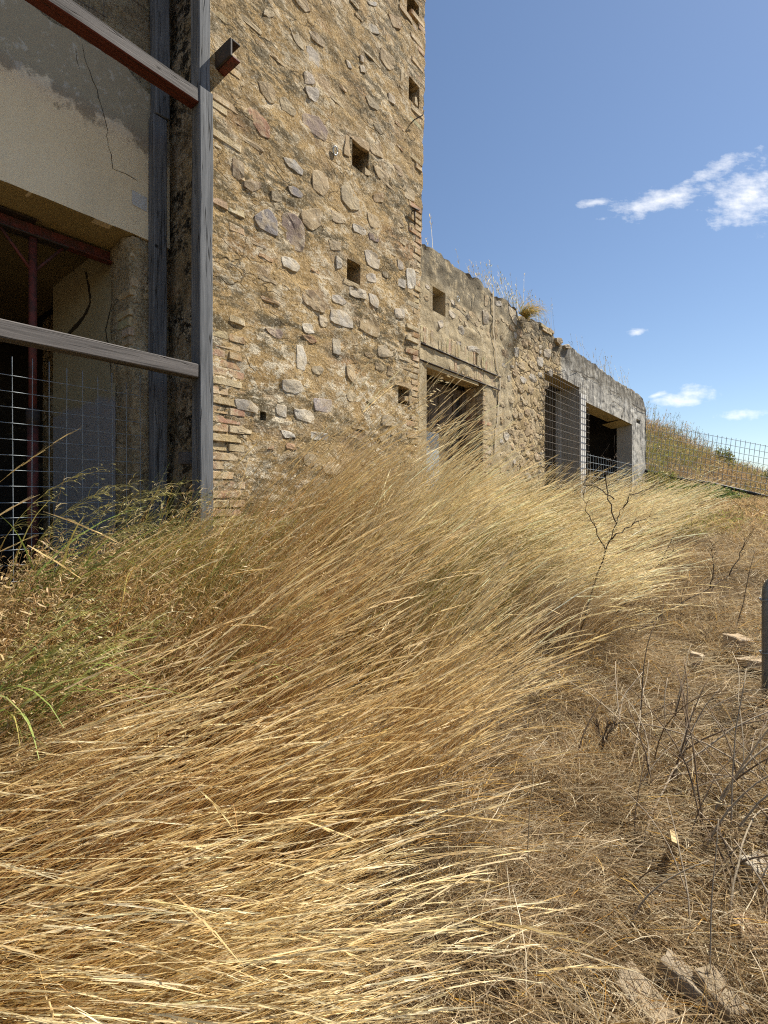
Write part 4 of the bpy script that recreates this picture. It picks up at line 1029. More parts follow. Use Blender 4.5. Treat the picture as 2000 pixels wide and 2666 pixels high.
def rnd(a, b, n): return RS.uniform(a, b, n)
class Veg:
    def __init__(self): self.V, self.Q, self.C, self.n = [], [], [], 0
    def add(self, V, Q, C): self.V.append(V); self.Q.append(Q+self.n); self.C.append(C); self.n += len(V)
    def build(self, name): return quads_mesh(name, np.concatenate(self.V), np.concatenate(self.Q), np.concatenate(self.C))
    def blades(self, base, az, L, l0, l1, w, nseg, c0, c1=None, curve=1.2, prof='taper', kink=0.0):
        """ribbons that start at base and lean from l0 to l1 (radians from the vertical) towards az; returns tip and tip direction"""
        n = len(base); c1 = c0 if c1 is None else c1
        P = np.zeros((n, nseg+1, 3)); P[:, 0] = base
        ca, sa = np.cos(az), np.sin(az); dirs = np.zeros((n, nseg+1, 3))
        azk = az.copy() if kink else az
        for k in range(nseg):
            t = (k+.5)/nseg; th = l0 + (l1-l0)*t**curve
            if kink: azk = azk + RS.normal(0, kink, n); ca, sa = np.cos(azk), np.sin(azk); th = th + RS.normal(0, kink*.6, n)
            dv = np.stack([np.sin(th)*ca, np.sin(th)*sa, np.cos(th)], 1)
            dirs[:, k] = dv; P[:, k+1] = P[:, k] + dv*(L/nseg)[:, None]
        dirs[:, nseg] = dirs[:, nseg-1]
        rv = RS.normal(0, 1, (n, 3)); side = np.cross(dirs[:, 0], rv); side /= np.linalg.norm(side, axis=1)[:, None]+1e-9
        tt = np.linspace(0, 1, nseg+1)
        if prof == 'taper': wp_ = 1-.65*tt
        elif prof == 'leaf': wp_ = np.maximum(.12, np.sin(np.pi*(tt*.8+.2))**.8)
        else: wp_ = np.interp(tt, [0, .15, .45, .8, 1], [.35, .9, 1, .6, .08])
        hw = w[:, None]*wp_[None]*.5
        V = np.stack([P - side[:, None]*hw[..., None], P + side[:, None]*hw[..., None]], 2).reshape(-1, 3)
        m = (nseg+1)*2
        I = (np.arange(n)[:, None]*m + np.arange(nseg)[None]*2).ravel()
        Q = np.stack([I, I+1, I+3, I+2], 1)
        C = (c0[:, None]*(1-tt)[None, :, None] + c1[:, None]*tt[None, :, None])
        C = np.repeat(C, 2, axis=1).reshape(-1, 3)
        self.add(V, Q, C); return P[:, -1], dirs[:, -1], P
    def spikes(self, base, d, L, w, col, droop=.25, nseg=3):
        """seed heads: two crossed spindle ribbons"""
        n = len(base)
        hz = np.hypot(d[:, 0], d[:, 1]); az = np.arctan2(d[:, 1], d[:, 0]); th = np.arctan2(hz, d[:, 2])
        st = RS.get_state()
        for q in range(2): self.blades(base, az, L, th, th+droop, w, nseg, col, col*.97, 1.0, 'spike')
def plumes(v, base, d, L, col, m=11, w=(.0026, .0046), bend=.16, tight=.07):
    """long compact seed heads: overlapping spikelets along a bending axis"""
    n = len(base); hz = np.hypot(d[:, 0], d[:, 1]); az = np.arctan2(d[:, 1], d[:, 0]); th = np.arctan2(hz, d[:, 2])
    _, _, P = v.blades(base, az, L, th, th+bend, np.full(n, w[1]), 4, col, col, 1.0, 'spike')
    i = np.repeat(np.arange(n), m); t = np.tile(np.linspace(.02, .82, m), n)+RS.normal(0, .03, n*m); t = np.clip(t, 0, .9)
    k = np.minimum((t*4).astype(int), 3); f = (t*4-k)[:, None]; pos = P[i, k]*(1-f)+P[i, k+1]*f + RS.normal(0, .0014, (n*m, 3))
    fat = np.interp(t, [0, .25, .6, .9], [.7, 1, .9, .5])
    v.blades(pos, az[i]+RS.normal(0, tight, n*m), L[i]*rnd(.13, .22, n*m), th[i]+bend*t+RS.normal(0, tight, n*m), th[i]+bend*t+RS.normal(.02, tight, n*m), rnd(w[0], w[1], n*m)*fat, 1, col[i], col[i]*1.04)
def palette(n, cols, jit=.12):
    c = np.array(cols)[RS.randint(0, len(cols), n)]
    return np.clip(c*(1+RS.normal(0, jit, (n, 1)))*(1+RS.normal(0, .012, (n, 3))), .01, .95)
def ground_pts(x, y, dz=0.0): return np.stack([x, y, tz(x, y)+dz], 1)
def sample(n, s0, s1, d0, d1, dens):
    """n points on the bank in facade coordinates, kept with probability dens(s, d)"""
    S, Dd = [], []; got = 0
    while got < n:
        s = rnd(s0, s1, n); d = rnd(d0, d1, n); k = RS.rand(n) < dens(s, d); S.append(s[k]); Dd.append(d[k]); got += k.sum()
    s = np.concatenate(S)[:n]; d = np.concatenate(Dd)[:n]
    return s, d, s*UX+(d-D)*NX, s*UY+(d-D)*NY
GOLD = [(.68, .42, .115), (.60, .345, .08), (.72, .48, .16), (.53, .28, .06), (.68, .45, .14)]
CREAM = [(.84, .70, .42), (.78, .62, .33), (.88, .77, .52), (.80, .66, .39)]
BROWN = [(.36, .23, .10), (.42, .28, .13), (.30, .19, .09), (.46, .32, .16)]
LITTER = [(.50, .39, .24), (.40, .295, .165), (.57, .47, .31), (.33, .235, .135), (.62, .53, .37), (.46, .33, .175)]
GREEN = [(.16, .20, .05), (.21, .25, .07), (.13, .17, .045), (.26, .28, .09)]
OLIVE_G = [(.34, .29, .09), (.27, .25, .07), (.40, .34, .11), (.22, .21, .06)]

def dist(x, y): return np.hypot(x, y)
# tall golden grass bent over by the wind
def cmask(s, d): return sstep(.43, .60, fbm(s*2.6, d*2.6, 0, 2, 61))
def tall_grass():
    v = Veg()
    def dens(s, d):
        x, y = s*UX+(d-D)*NX, s*UY+(d-D)*NY
        edge = 1.5+.3*sstep(3.0, 1.6, s)+.55*sstep(3.0, 4.2, s)
        m = sstep(edge+.25, edge-.15, d + (fbm(s*1.5, d*1.5, 0, 3, 41)-.5)*.6)*sstep(.05, .2, d)
        left = (1-.95*sstep(2.1, 1.4, s)*sstep(1.25, .95, d))*(1-.45*sstep(-.4, -.7, x/np.maximum(y, .2)))
        far = np.clip((3.0/np.maximum(dist(x, y), .1))**1.3, 0, 1)
        clump = .02+1.6*cmask(s, d)
        front = sstep(.85, 1.15, y)
        return np.clip(m*left*far*clump*front*sstep(9.5, 6.5, s), 0, 1)
    def fields(s, d, x, y, n):
        near = sstep(2.6, 1.7, dist(x, y)); w0 = fbm(s*.9, d*.9, 0, 3, 81)-.5
        near = np.clip(near + .75*sstep(-.35, -.7, x/np.maximum(y, .2)), 0, 1.25); return near, w0
    nt = 1900
    s, d, x, y = sample(nt, -1.2, 12, .1, 2.4, dens)
    cnt = np.clip(RS.poisson(5.5, nt), 2, 14); i = np.repeat(np.arange(nt), cnt); n = len(i)
    near_t, w_t = fields(s, d, x, y, nt)
    az_t = R(6)+1.0*w_t+RS.normal(0, .14, nt); ln_t = RS.normal(0, .10, nt); lf_t = rnd(.72, 1.15, nt)
    x = x[i]+RS.normal(0, .035, n); y = y[i]+RS.normal(0, .035, n); s, d = SD(x, y)
    near, w0 = fields(s, d, x, y, n)
    L = (.92+.42*sstep(1.5, .5, d)*sstep(1.2, 1.8, s)*sstep(3.5, 2.5, s)-.12*sstep(3.2, 4.2, s))*(.66+.42*cmask(s, d))*lf_t[i]*rnd(.68, 1.12, n)*(1+.4*w0)
    tallones = RS.rand(n) < .09; L = np.where(tallones, L*rnd(1.1, 1.38, n), L)
    L = L*(1-.16*near)*(1-.2*sstep(6, 10, s))
    stray = RS.rand(n) < .06
    az = az_t[i]+RS.normal(0, .14, n)+np.where(stray, RS.normal(0, 1.0, n), 0)
    l0 = .30+.20*near+ln_t[i]+RS.normal(0, .09, n)+.35*w0
    l1 = .85+.22*near+ln_t[i]+RS.normal(0, .12, n)+.35*w0+.12*sstep(.8, 1.7, d)+.28*sstep(2.8, 3.8, s)*sstep(.4, .9, d)+np.where(stray, rnd(0, .5, n), 0)
    gr = sstep(.47, .62, fbm(s*1.1+4, d*1.4, 0, 3, 91))*sstep(1.4, .3, d)*sstep(6, 3.5, s)
    c0 = palette(n, GOLD, .16); cg = palette(n, OLIVE_G); c0 = np.where((RS.rand(n) < gr*.3)[:, None], cg, c0)
    pale = sstep(1.6, 2.7, s+RS.normal(0, .3, n))*sstep(.35, .9, d)  # cream grass zone; its extra brightness stands in for sun on it
    c0 = np.where((RS.rand(n) < pale*.92)[:, None], palette(n, CREAM+[(.90, .80, .56)], .08), c0)
    red = sstep(2.6, 2.0, s)*sstep(.8, 1.1, d)*sstep(1.9, 1.4, d)
    c0 = np.where((RS.rand(n) < red*.6)[:, None], palette(n, [(.50, .26, .08), (.44, .22, .07), (.58, .33, .11)]), c0)
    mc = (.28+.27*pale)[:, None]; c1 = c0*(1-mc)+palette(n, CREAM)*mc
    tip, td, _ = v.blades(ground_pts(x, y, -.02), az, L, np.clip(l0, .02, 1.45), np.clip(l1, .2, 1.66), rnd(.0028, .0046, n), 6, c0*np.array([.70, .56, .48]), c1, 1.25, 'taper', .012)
    hd = RS.rand(n) < .48+.3*pale
    k = hd.sum(); ch = palette(k, CREAM, .09); ch = ch*(1-.35*(1-pale[hd]))[:, None]+palette(k, GOLD, .1)*(.35*(1-pale[hd]))[:, None]; ch = np.clip(ch*(1+.10*pale[hd])[:, None], 0, .93)
    plumes(v, tip[hd]-td[hd]*.02, td[hd], rnd(.17, .36, k), ch)
    # basal leaves
    n2 = 5000
    s, d, x, y = sample(n2, -1.2, 11, .1, 2.4, dens)
    near, w0 = fields(s, d, x, y, n2)
    c = palette(n2, BROWN+GOLD[3:4])*.85
    v.blades(ground_pts(x, y, -.02), R(5)+RS.normal(0, .6, n2), rnd(.2, .6, n2), rnd(.2, .8, n2)+.3*near, rnd(.9, 1.8, n2), rnd(.0015, .0032, n2), 4, c*.85, c, 1.1)
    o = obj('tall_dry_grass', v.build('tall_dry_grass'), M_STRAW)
    tag(o, 'tall golden dry grass with cream seed heads bent to the right by wind', 'grass', kind='stuff')
tall_grass()

# flattened straw at the lower left and across the path
def litter():
    v = Veg()
    def dens(s, d):
        x, y = s*UX+(d-D)*NX, s*UY+(d-D)*NY
        return np.clip((2.4/np.maximum(dist(x, y), .6))**1.5, 0, 1)*sstep(.7, 1.0, y)*(.12+.88*sstep(1.3, 1.9, d))*(.3+1.2*fbm(x*2.2, y*2.2, 0, 3, 15))*sstep(1.25, .8, x/np.maximum(y, .3))
    n = 62000
    s, d, x, y = sample(n, .2, 11, .9, 4.6, dens)
    flow = (fbm(x*1.1, y*1.1, 0, 3, 23)-.5)*5
    az = flow+RS.normal(0, .8, n)
    lift = (RS.rand(n)**1.6)*(.02+.13*sstep(.4, .7, fbm(x*2.6, y*2.6, 0, 3, 33)))
    c = palette(n, LITTER); gold = sstep(2.5, 1.7, d)*.8*sstep(9, 4, s)+.10
    c = np.where((RS.rand(n) < gold*.45)[:, None], palette(n, GOLD), c)
    old = (RS.rand(n) < .26+.35*sstep(2.4, 1.8, d)) & (lift < .05)      # dark low straws: rotted thatch, also painting shade into the gaps
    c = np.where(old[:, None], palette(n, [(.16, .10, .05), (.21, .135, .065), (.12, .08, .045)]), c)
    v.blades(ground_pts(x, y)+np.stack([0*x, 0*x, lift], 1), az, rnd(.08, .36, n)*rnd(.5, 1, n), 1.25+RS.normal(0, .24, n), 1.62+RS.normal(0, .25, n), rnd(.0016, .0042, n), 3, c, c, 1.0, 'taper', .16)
    # short upright stubble and curled tufts
    n = 11000
    s, d, x, y = sample(n, .6, 11, 1.5, 4.6, lambda s, d: dens(s, d)*sstep(.48, .62, fbm(s*2.3, d*2.3, 0, 2, 52)))
    c = palette(n, LITTER+BROWN)
    v.blades(ground_pts(x, y, -.01), R(15)+RS.normal(0, 1.0, n), rnd(.10, .36, n), rnd(.1, .9, n), rnd(.9, 2.0, n), rnd(.0016, .003, n), 4, c*.8, c, 1.0, 'taper', .15)
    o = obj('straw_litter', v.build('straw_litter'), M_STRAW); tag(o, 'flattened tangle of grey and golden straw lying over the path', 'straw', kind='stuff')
litter()
def lodged():
    v = Veg(); n = 5500
    x = rnd(-1.7, .35, n); y = rnd(1.05, 1.55, n)
    s, d = SD(x, y); k = (RS.rand(n) < sstep(2.25, 1.9, d+(fbm(x*2, y*2, 0, 2, 3)-.5)*.5)*sstep(.5, .9, d)*(.15+1.4*sstep(.42, .6, fbm(x*3.3, y*3.3, 0, 2, 19))))
    x, y = x[k], y[k]; n = len(x); w0 = fbm(x*1.2, y*1.2, 0, 3, 29)-.5
    az = R(4)+1.2*w0+RS.normal(0, .18, n)-.45*sstep(-.4, .4, x)*sstep(1.9, 1.3, y)
    L = rnd(.35, .95, n); lift = .02+.20*RS.rand(n)**1.6
    c0 = palette(n, GOLD+CREAM[:1]); c1 = c0*.5+palette(n, CREAM)*.5
    tip, td, _ = v.blades(ground_pts(x, y)+np.stack([0*x, 0*x, lift], 1), az, L, rnd(.95, 1.35, n), rnd(1.3, 1.8, n), rnd(.0018, .0032, n), 7, c0*.8, c1, 1.1, 'taper', .025)
    h = RS.rand(n) < .4; m = h.sum()
    plumes(v, tip[h], td[h], rnd(.14, .28, m), palette(m, CREAM, .09), 10, (.0020, .0036))
    o = obj('lodged_grass', v.build('lodged_grass'), M_STRAW); tag(o, 'golden grass laid flat by wind in the lower left foreground', 'grass', kind='stuff')
lodged()
def path_weeds():
    v = Veg(); n = 14000
    dens = lambda s, d: np.clip((4.0/np.maximum(dist(s*UX+(d-D)*NX, s*UY+(d-D)*NY), 1))**1.2, 0, 1)*(.1+1.5*sstep(.42, .62, fbm(s*2.0, d*2.0, 0, 3, 97)))
    s, d, x, y = sample(n, 2.6, 12, 1.5, 4.6, dens)
    c = palette(n, LITTER+CREAM[:2]+BROWN[:2]+GOLD[:2])
    _, _, P = v.blades(ground_pts(x, y, -.02), RS.uniform(0, 6.283, n), rnd(.10, .34, n), rnd(.1, 1.1, n), rnd(.8, 2.1, n), rnd(.002, .0042, n), 4, c*.8, c, 1.0, 'taper', .22)
    idx = np.repeat(np.arange(n), 2); cc = palette(2*n, LITTER+CREAM[:1]+BROWN)
    v.blades(P[idx, 3]+RS.normal(0, .01, (2*n, 3)), RS.uniform(0, 6.283, 2*n), rnd(.03, .10, 2*n), rnd(.2, 1.4, 2*n), rnd(.6, 2.2, 2*n), rnd(.002, .004, 2*n), 2, cc, cc)
    o = obj('path_weeds', v.build('path_weeds'), M_STRAW); tag(o, 'low curled dry weeds along the upper path', 'weeds', kind='stuff')
path_weeds()
# brown seedy weeds in front of the dark bay
def brown_weeds():
    v = Veg()
    dens = lambda s, d: sstep(2.15, 1.5, s+.25*(d-.8))*sstep(.12, .3, d)*sstep(1.6, 1.2, d)*(.3+1.3*sstep(.35, .6, fbm(s*4, d*4, 0, 2, 71)))
    n = 7500; s, d, x, y = sample(n, -1.2, 2.2, .1, 1.7, dens)
    c = palette(n, BROWN+GOLD)
    L = rnd(.28, .60, n)*(1-.25*sstep(.8, 1.5, d))*(1.12+.4*sstep(1.1, 1.7, s))
    tip, td, P = v.blades(ground_pts(x, y, -.02), RS.uniform(0, 6.283, n)*.3+R(-20), L, rnd(0, .5, n), rnd(.2, 1.1, n), rnd(.0016, .003, n), 4, c*.8, c, 1.0, 'taper', .12)
    m = 9; nb = n*m
    idx = np.repeat(np.arange(n), m); t = rnd(.45, 1.0, nb)
    pos = P[idx, 2]*(1-t)[:, None]*2*(t < 1)[:, None] if False else P[idx, 2] + (P[idx, 4]-P[idx, 2])*rnd(0, 1, nb)[:, None]
    cc = palette(nb, [(.46, .31, .14), (.54, .39, .19), (.38, .24, .11), (.62, .48, .27), (.33, .2, .09)])
    v.blades(pos+RS.normal(0, .012, (nb, 3)), RS.uniform(0, 6.283, nb), rnd(.012, .05, nb), rnd(.3, 1.6, nb), rnd(.6, 2.2, nb), rnd(.003, .007, nb), 2, cc*.9, cc, 1.0, 'leaf')
    o = obj('brown_weeds', v.build('brown_weeds'), M_STRAW); tag(o, 'low brown seedy weeds in front of the dark bay', 'weeds', kind='stuff')
brown_weeds()
# fine olive under-grass below the tower
def olive_grass():
    v = Veg()
    dens = lambda s, d: sstep(.05, .2, d)*sstep(1.9, 1.0, d)*sstep(.6, 1.4, s)*sstep(6.5, 4, s)*(.2+1.4*sstep(.4, .62, fbm(s*2.2, d*2.6, 0, 2, 37)))
    n = 7000; s, d, x, y = sample(n, .3, 6.5, .05, 2.0, dens)
    c = palette(n, OLIVE_G+GREEN[:2]+GOLD[:2])
    tip, td, P = v.blades(ground_pts(x, y, -.02), R(10)+RS.normal(0, .5, n), rnd(.45, 1.05, n), rnd(.05, .45, n), rnd(.5, 1.5, n), rnd(.0018, .0035, n), 5, c*.85, c, 1.2)
    h = RS.rand(n) < .35; m = h.sum(); k = 5
    idx = np.repeat(np.where(h)[0], k); base = P[idx, 4] + (P[idx, 5]-P[idx, 4])*rnd(-.3, 1, m*k)[:, None]
    cc = palette(m*k, OLIVE_G+CREAM)
    v.blades(base, R(0)+RS.normal(0, .9, m*k), rnd(.02, .07, m*k), rnd(.3, 1.3, m*k), rnd(1.0, 2.2, m*k), rnd(.0015, .004, m*k), 2, cc, cc, 1.0)
    o = obj('olive_grass', v.build('olive_grass'), M_LEAF); tag(o, 'fine olive green grass mixed in below the stone tower', 'grass', kind='stuff')
olive_grass()
# hillside vegetation
def hill_grass():
    v = Veg(); n = 60000
    yy = rnd(6.2, 24.5, n)**1.0; r = rnd(.40, .98, n); x = r*yy
    s, d = SD(x, yy)
    keep = (RS.rand(n) < (7.5/yy)**.55) & ((d > 1.5) | (s > S_END+.15)) & ((d > .12) | (s > S_END+.15))
    x, y, s, d = x[keep], yy[keep], s[keep], d[keep]; n = len(x)
    patch = fbm(x*.55, y*.55, 0, 3, 47); gmask = sstep(.44, .58, patch)*sstep(.86, .55, x/y)
    c = palette(n, BROWN+[(.48, .35, .18), (.52, .40, .22), (.44, .31, .15)]); c = np.where((RS.rand(n) < gmask*.8)[:, None], palette(n, OLIVE_G+[(.36, .34, .10), (.30, .30, .08)]+GREEN[:2]), c)
    L = (.22+.5*fbm(x*1.1, y*1.1, 0, 2, 57))*rnd(.6, 1.3, n)*(1+.35*sstep(20, 23, y))
    L = L*(.38+.62*sstep(15, 18, y))
    tip, td, P = v.blades(ground_pts(x, y, -.03), R(10)+RS.normal(0, .9, n), L, rnd(0, .5, n), rnd(.5, 1.6, n), rnd(.006, .013, n)*(.4+.6*y/16), 3, c*.85, c*1.05, 1.0)
    m = 2; idx = np.repeat(np.arange(n), m); base = P[idx, 2]+RS.normal(0, .03, (n*m, 3)); cc = np.repeat(c, m, 0)*rnd(.8, 1.3, n*m)[:, None]
    v.blades(base, RS.uniform(0, 6.283, n*m), rnd(.04, .12, n*m), rnd(.2, 1.5, n*m), rnd(.5, 2.2, n*m), rnd(.008, .02, n*m)*(.4+.6*y[idx]/16), 2, cc, cc, 1.0, 'leaf')
    # tall stalks against the sky
    n = 420; y = rnd(18.5, 23.5, n); x = y*rnd(.5, .80, n); c = palette(n, OLIVE_G+BROWN+GREEN[:1])
    tip, td, P = v.blades(ground_pts(x, y), R(15)+RS.normal(0, .7, n), rnd(.5, 1.35, n)*(1-.55*sstep(.60, .72, x/y)), rnd(0, .2, n), rnd(.1, .6, n), rnd(.007, .014, n), 4, c, c)
    idx = np.repeat(np.arange(n), 7); base = P[idx, 3]+(P[idx, 4]-P[idx, 3])*rnd(-.6, 1, len(idx))[:, None]; cc = c[idx]
    v.blades(base, RS.uniform(0, 6.283, len(idx)), rnd(.04, .14, len(idx)), rnd(.2, .9, len(idx)), rnd(.4, 1.2, len(idx)), rnd(.008, .018, len(idx)), 2, cc, cc, 1.0, 'leaf')
    o = obj('hillside_grass', v.build('hillside_grass'), M_STRAW); tag(o, 'dry brown and olive grass covering the hillside behind the fence', 'grass', kind='stuff')
hill_grass()

# ---- single plants
def px_ground(px, Y):
    x = (px-CXP)/FPX*Y; return x, Y, float(tz(x, Y))
def local(v, origin): 
    for k in range(len(v.V)): v.V[k] = v.V[k]-np.array(origin)
def bush(px, Y, rx, rz, n, cols, label, lift=0.0, leaf=(.03, .07)):
    x, y, z = px_ground(px, Y); t = empty('green_bush', (x, y, z)); tag(t, label, 'bush')
    v = Veg(); u = RS.normal(0, 1, (n, 3)); u /= np.linalg.norm(u, axis=1)[:, None]; r = rnd(.25, 1, n)**.5
    lob = .7+.6*fbm(u[:, 0]*2+5, u[:, 1]*2, u[:, 2]*2, 2, 5)
    p = u*(r*lob)[:, None]*np.array([rx, rx*.8, rz]); p[:, 2] = np.abs(p[:, 2])+lift
    c = palette(n, cols, .18)
    v.blades(p, RS.uniform(0, 6.283, n), rnd(leaf[0], leaf[1], n), rnd(0, 1.2, n), rnd(.4, 1.8, n), rnd(leaf[0]*.5, leaf[1]*.5, n), 2, c*.9, c, 1.0, 'leaf')
    tag(obj('foliage', v.build('foliage'), M_LEAF, t), kind='stuff')
    v = Veg(); k = 40; c = palette(k, BROWN)
    v.blades(np.zeros((k, 3))+RS.normal(0, .05, (k, 3))*[1, 1, 0], RS.uniform(0, 6.283, k), rnd(.6, 1, k)*rz*1.1, rnd(0, .4, k), rnd(.3, 1.1, k), np.full(k, .012), 3, c, c)
    tag(obj('stems', v.build('stems'), M_STRAW, t), kind='stuff')
BG = [(.10, .16, .035), (.14, .20, .05), (.18, .23, .06), (.08, .12, .03)]
bush(1800, 12.0, 1.2, .52, 5000, BG, 'bright green bush below the black pipe', .0)
bush(1722, 14.8, .75, .85, 2200, OLIVE_G+BG[:2], 'olive green bush at the far corner of the wing', .0)
bush(1745, 9.0, .8, .35, 2600, OLIVE_G+GREEN[:2]+BROWN[:1], 'low olive bush between the fence and the tall grass', .0, (.025, .06))
bush(1885, 20.5, .45, .9, 900, BG+OLIVE_G, 'dark green weed bush breaking the hill skyline behind the fence', .1, (.05, .11))
bush(2010, 19.0, .5, .6, 900, BG+OLIVE_G, 'small green bush on the hill at the right end of the fence', .1, (.05, .1))

def green_clump(px, Y, label, nb=26, L=(.45, .95), npan=4, az0=10, hpan=1.0, cols=GREEN):
    x, y, z = px_ground(px, Y); t = empty('green_grass_clump', (x, y, z)); tag(t, label, 'grass clump', 'green grass clumps by the dark bay')
    v = Veg(); c = palette(nb, cols+OLIVE_G[:2])
    b = np.zeros((nb, 3))+RS.normal(0, .05, (nb, 3))*[1, 1, 0]
    v.blades(b, R(az0)+RS.normal(0, .6, nb), rnd(*L, nb), rnd(.1, .5, nb), rnd(1.2, 2.5, nb), rnd(.006, .013, nb), 9, c*.9, c*1.15, 1.3, 'leaf')
    tag(obj('blades', v.build('blades'), M_LEAF, t), kind='stuff')
    for k in range(npan):
        v = Veg(); c = palette(1, OLIVE_G)
        _, _, P = v.blades(np.array([[RS.normal(0, .04), RS.normal(0, .04), 0]]), np.array([R(az0)+RS.normal(0, .3)]), np.array([hpan*RS.uniform(.9, 1.25)]), np.array([RS.uniform(.1, .4)]), np.array([RS.uniform(1.4, 1.9)]), np.array([.004]), 12, c, c, 2.0)
        m = 34; i = RS.randint(6, 12, m); f = RS.rand(m)[:, None]; base = P[0, i]*(1-f)+P[0, i+1]*f
        cc = palette(m, OLIVE_G+[(.44, .40, .2)])
        tip, _, PP = v.blades(base, R(az0)+RS.normal(0, .5, m), rnd(.04, .16, m), rnd(.5, 1.2, m), rnd(1.6, 2.8, m), rnd(.0012, .0022, m), 4, cc, cc)
        q = 2; idx = np.repeat(np.arange(m), q); bb = PP[idx, 2]+(PP[idx, 4]-PP[idx, 2])*rnd(0, 1, m*q)[:, None]
        c3 = palette(m*q, OLIVE_G+[(.50, .45, .24)])
        v.blades(bb, R(az0)+RS.normal(0, .6, m*q), rnd(.008, .02, m*q), rnd(1.2, 2.2, m*q), rnd(1.6, 2.8, m*q), rnd(.002, .004, m*q), 2, c3, c3, 1.0, 'leaf')
        tag(obj('panicle', v.build('panicle'), M_LEAF, t), kind='stuff')
LG2 = [(.20, .26, .06), (.26, .31, .09), (.17, .22, .05), (.32, .34, .12)]
green_clump(-40, 2.35, 'green drooping grass clump at the left edge under the wire mesh', 38, (.6, 1.1), 4, 10, 1.05, LG2)
green_clump(110, 2.45, 'green grass clump with arching panicles in front of the wire mesh', 40, (.6, 1.1), 5, 10, 1.05, LG2)
green_clump(330, 2.75, 'green grass clump below the lower dark timber post', 40, (.5, 1.0), 4, 8, .9, LG2)
green_clump(500, 3.0, 'green grass clump at the foot of the tower corner post', 36, (.5, .95), 3, 8, .85, LG2)
green_clump(-110, 1.75, 'broad-bladed green grass clump at the left edge above the golden stems', 44, (.5, .9), 5, 5, .75, LG2)
green_clump(30, 1.8, 'green grass clump with pale panicles above the dark gap in the golden grass', 40, (.5, .85), 5, 0, .7, LG2)
green_clump(520, 2.3, 'thin green grass clump amid the golden stems below the posts', 30, (.45, .85), 3, 10, .8, LG2)

# wild oats beside the tower edge
def oats(px, Y, py_top, label, n=1):
    x, y, z = px_ground(px, Y); top = EYE+(HYP-py_top)/FPX*Y
    t = empty('wild_oat', (x, y, z)); tag(t, label, 'oat stalk')
    v = Veg(); H = (top-z)*1.12; c = np.array([[.66, .54, .30]])
    _, _, P = v.blades(np.zeros((1, 3)), np.array([R(12)]), np.array([H]), np.array([.05]), np.array([.75]), np.array([.004]), 12, c, c, 2.5)
    obj('stem', v.build('stem'), M_STRAW, t)
    v = Veg(); m = 26; i = RS.randint(7, 12, m); f = RS.rand(m)[:, None]; base = P[0, i]*(1-f)+P[0, i+1]*f
    c = palette(m, CREAM)
    tip, td, PP = v.blades(base, R(5)+RS.normal(0, .8, m), rnd(.03, .12, m), rnd(.4, 1.2, m), rnd(1.3, 2.0, m), np.full(m, .0015), 3, c, c)
    c = palette(m, [(.82, .74, .55), (.76, .67, .46)])
    v.spikes(tip, np.stack([np.full(m, .85), RS.normal(0, .2, m), RS.normal(-.15, .25, m)], 1), rnd(.03, .05, m), rnd(.009, .014, m), c, 0.0)
    tag(obj('spikelets', v.build('spikelets'), M_STRAW, t), kind='stuff')
oats(1010, 4.0, 1015, 'tall pale wild oat stalk in front of the right edge of the tower')
oats(1035, 4.3, 1130, 'shorter wild oat stalk before the blue-grey door sheet')

# weeds growing on the wing
def roof_weeds(px, py, n, h, cols, label, green=False):
    s, z = wp(px, py); z = wtop(s); b = W(s, -Q-.15, z-.02); t = empty('roof_weeds', b); tag(t, label, 'weeds')
    v = Veg(); c = palette(n, cols); sp = .16*W(s, 0, 0).length/5
    base = np.outer(RS.normal(0, sp, n), [UX, UY, 0])+np.outer(RS.normal(0, .06, n), [NX, NY, 0])
    tip, td, P = v.blades(base, R(180)+RS.normal(0, .8, n), rnd(h[0], h[1], n), rnd(0, .25, n), rnd(.1, .8, n), rnd(.004, .007, n), 5, c, c)
    tag(obj('stalks', v.build('stalks'), M_STRAW, t), kind='stuff')
    v = Veg(); k = 6; idx = np.repeat(np.arange(n), k); bb = P[idx, 3]+(P[idx, 5]-P[idx, 3])*rnd(0, 1, n*k)[:, None]
    cc = palette(n*k, cols); v.blades(bb, RS.uniform(0, 6.28, n*k), rnd(.02, .06, n*k), rnd(.1, .6, n*k), rnd(.2, 1.0, n*k), rnd(.005, .012, n*k), 2, cc, cc, 1.0, 'leaf')
    tag(obj('seed_heads', v.build('seed_heads'), M_STRAW, t), kind='stuff')
    if green:
        v = Veg(); m = 260; cc = palette(m, OLIVE_G+GOLD[:1]); bb = np.outer(RS.normal(0, .10, m), [UX, UY, 0])+np.outer(np.full(m, .18), [NX, NY, 0])
        v.blades(bb, np.arctan2(NY, NX)+RS.normal(0, .5, m), rnd(.2, .55, m), rnd(.3, 1.2, m), rnd(2.2, 3.0, m), rnd(.005, .009, m), 5, cc, cc)
        tag(obj('tuft', v.build('tuft'), M_LEAF, t), kind='stuff')
GREYW = [(.34, .30, .20), (.42, .37, .26), (.28, .26, .18), (.50, .44, .30)]
roof_weeds(1112, 650, 14, (.2, .55), CREAM, 'thin pale grass on the wing top against the tower')
roof_weeds(1290, 745, 30, (.25, .6), CREAM+GREYW, 'pale dry grass on the wing top above the door')
roof_weeds(1358, 815, 46, (.3, .85), CREAM+OLIVE_G, 'tall grass with a hanging green tuft in the broken wall top', True)
roof_weeds(1405, 840, 26, (.3, .75), GREYW, 'grey dead weeds on the brick edge of the wing top')
roof_weeds(1432, 860, 18, (.3, .65), GREYW, 'sparse grey stalks at the end of the broken brick edge')
roof_weeds(1540, 945, 9, (.3, .75), GREYW, 'few thin weeds standing on the grey parapet')
roof_weeds(1595, 980, 22, (.2, .7), GREYW+OLIVE_G[:1], 'fringe of dry weeds on the far half of the grey parapet')
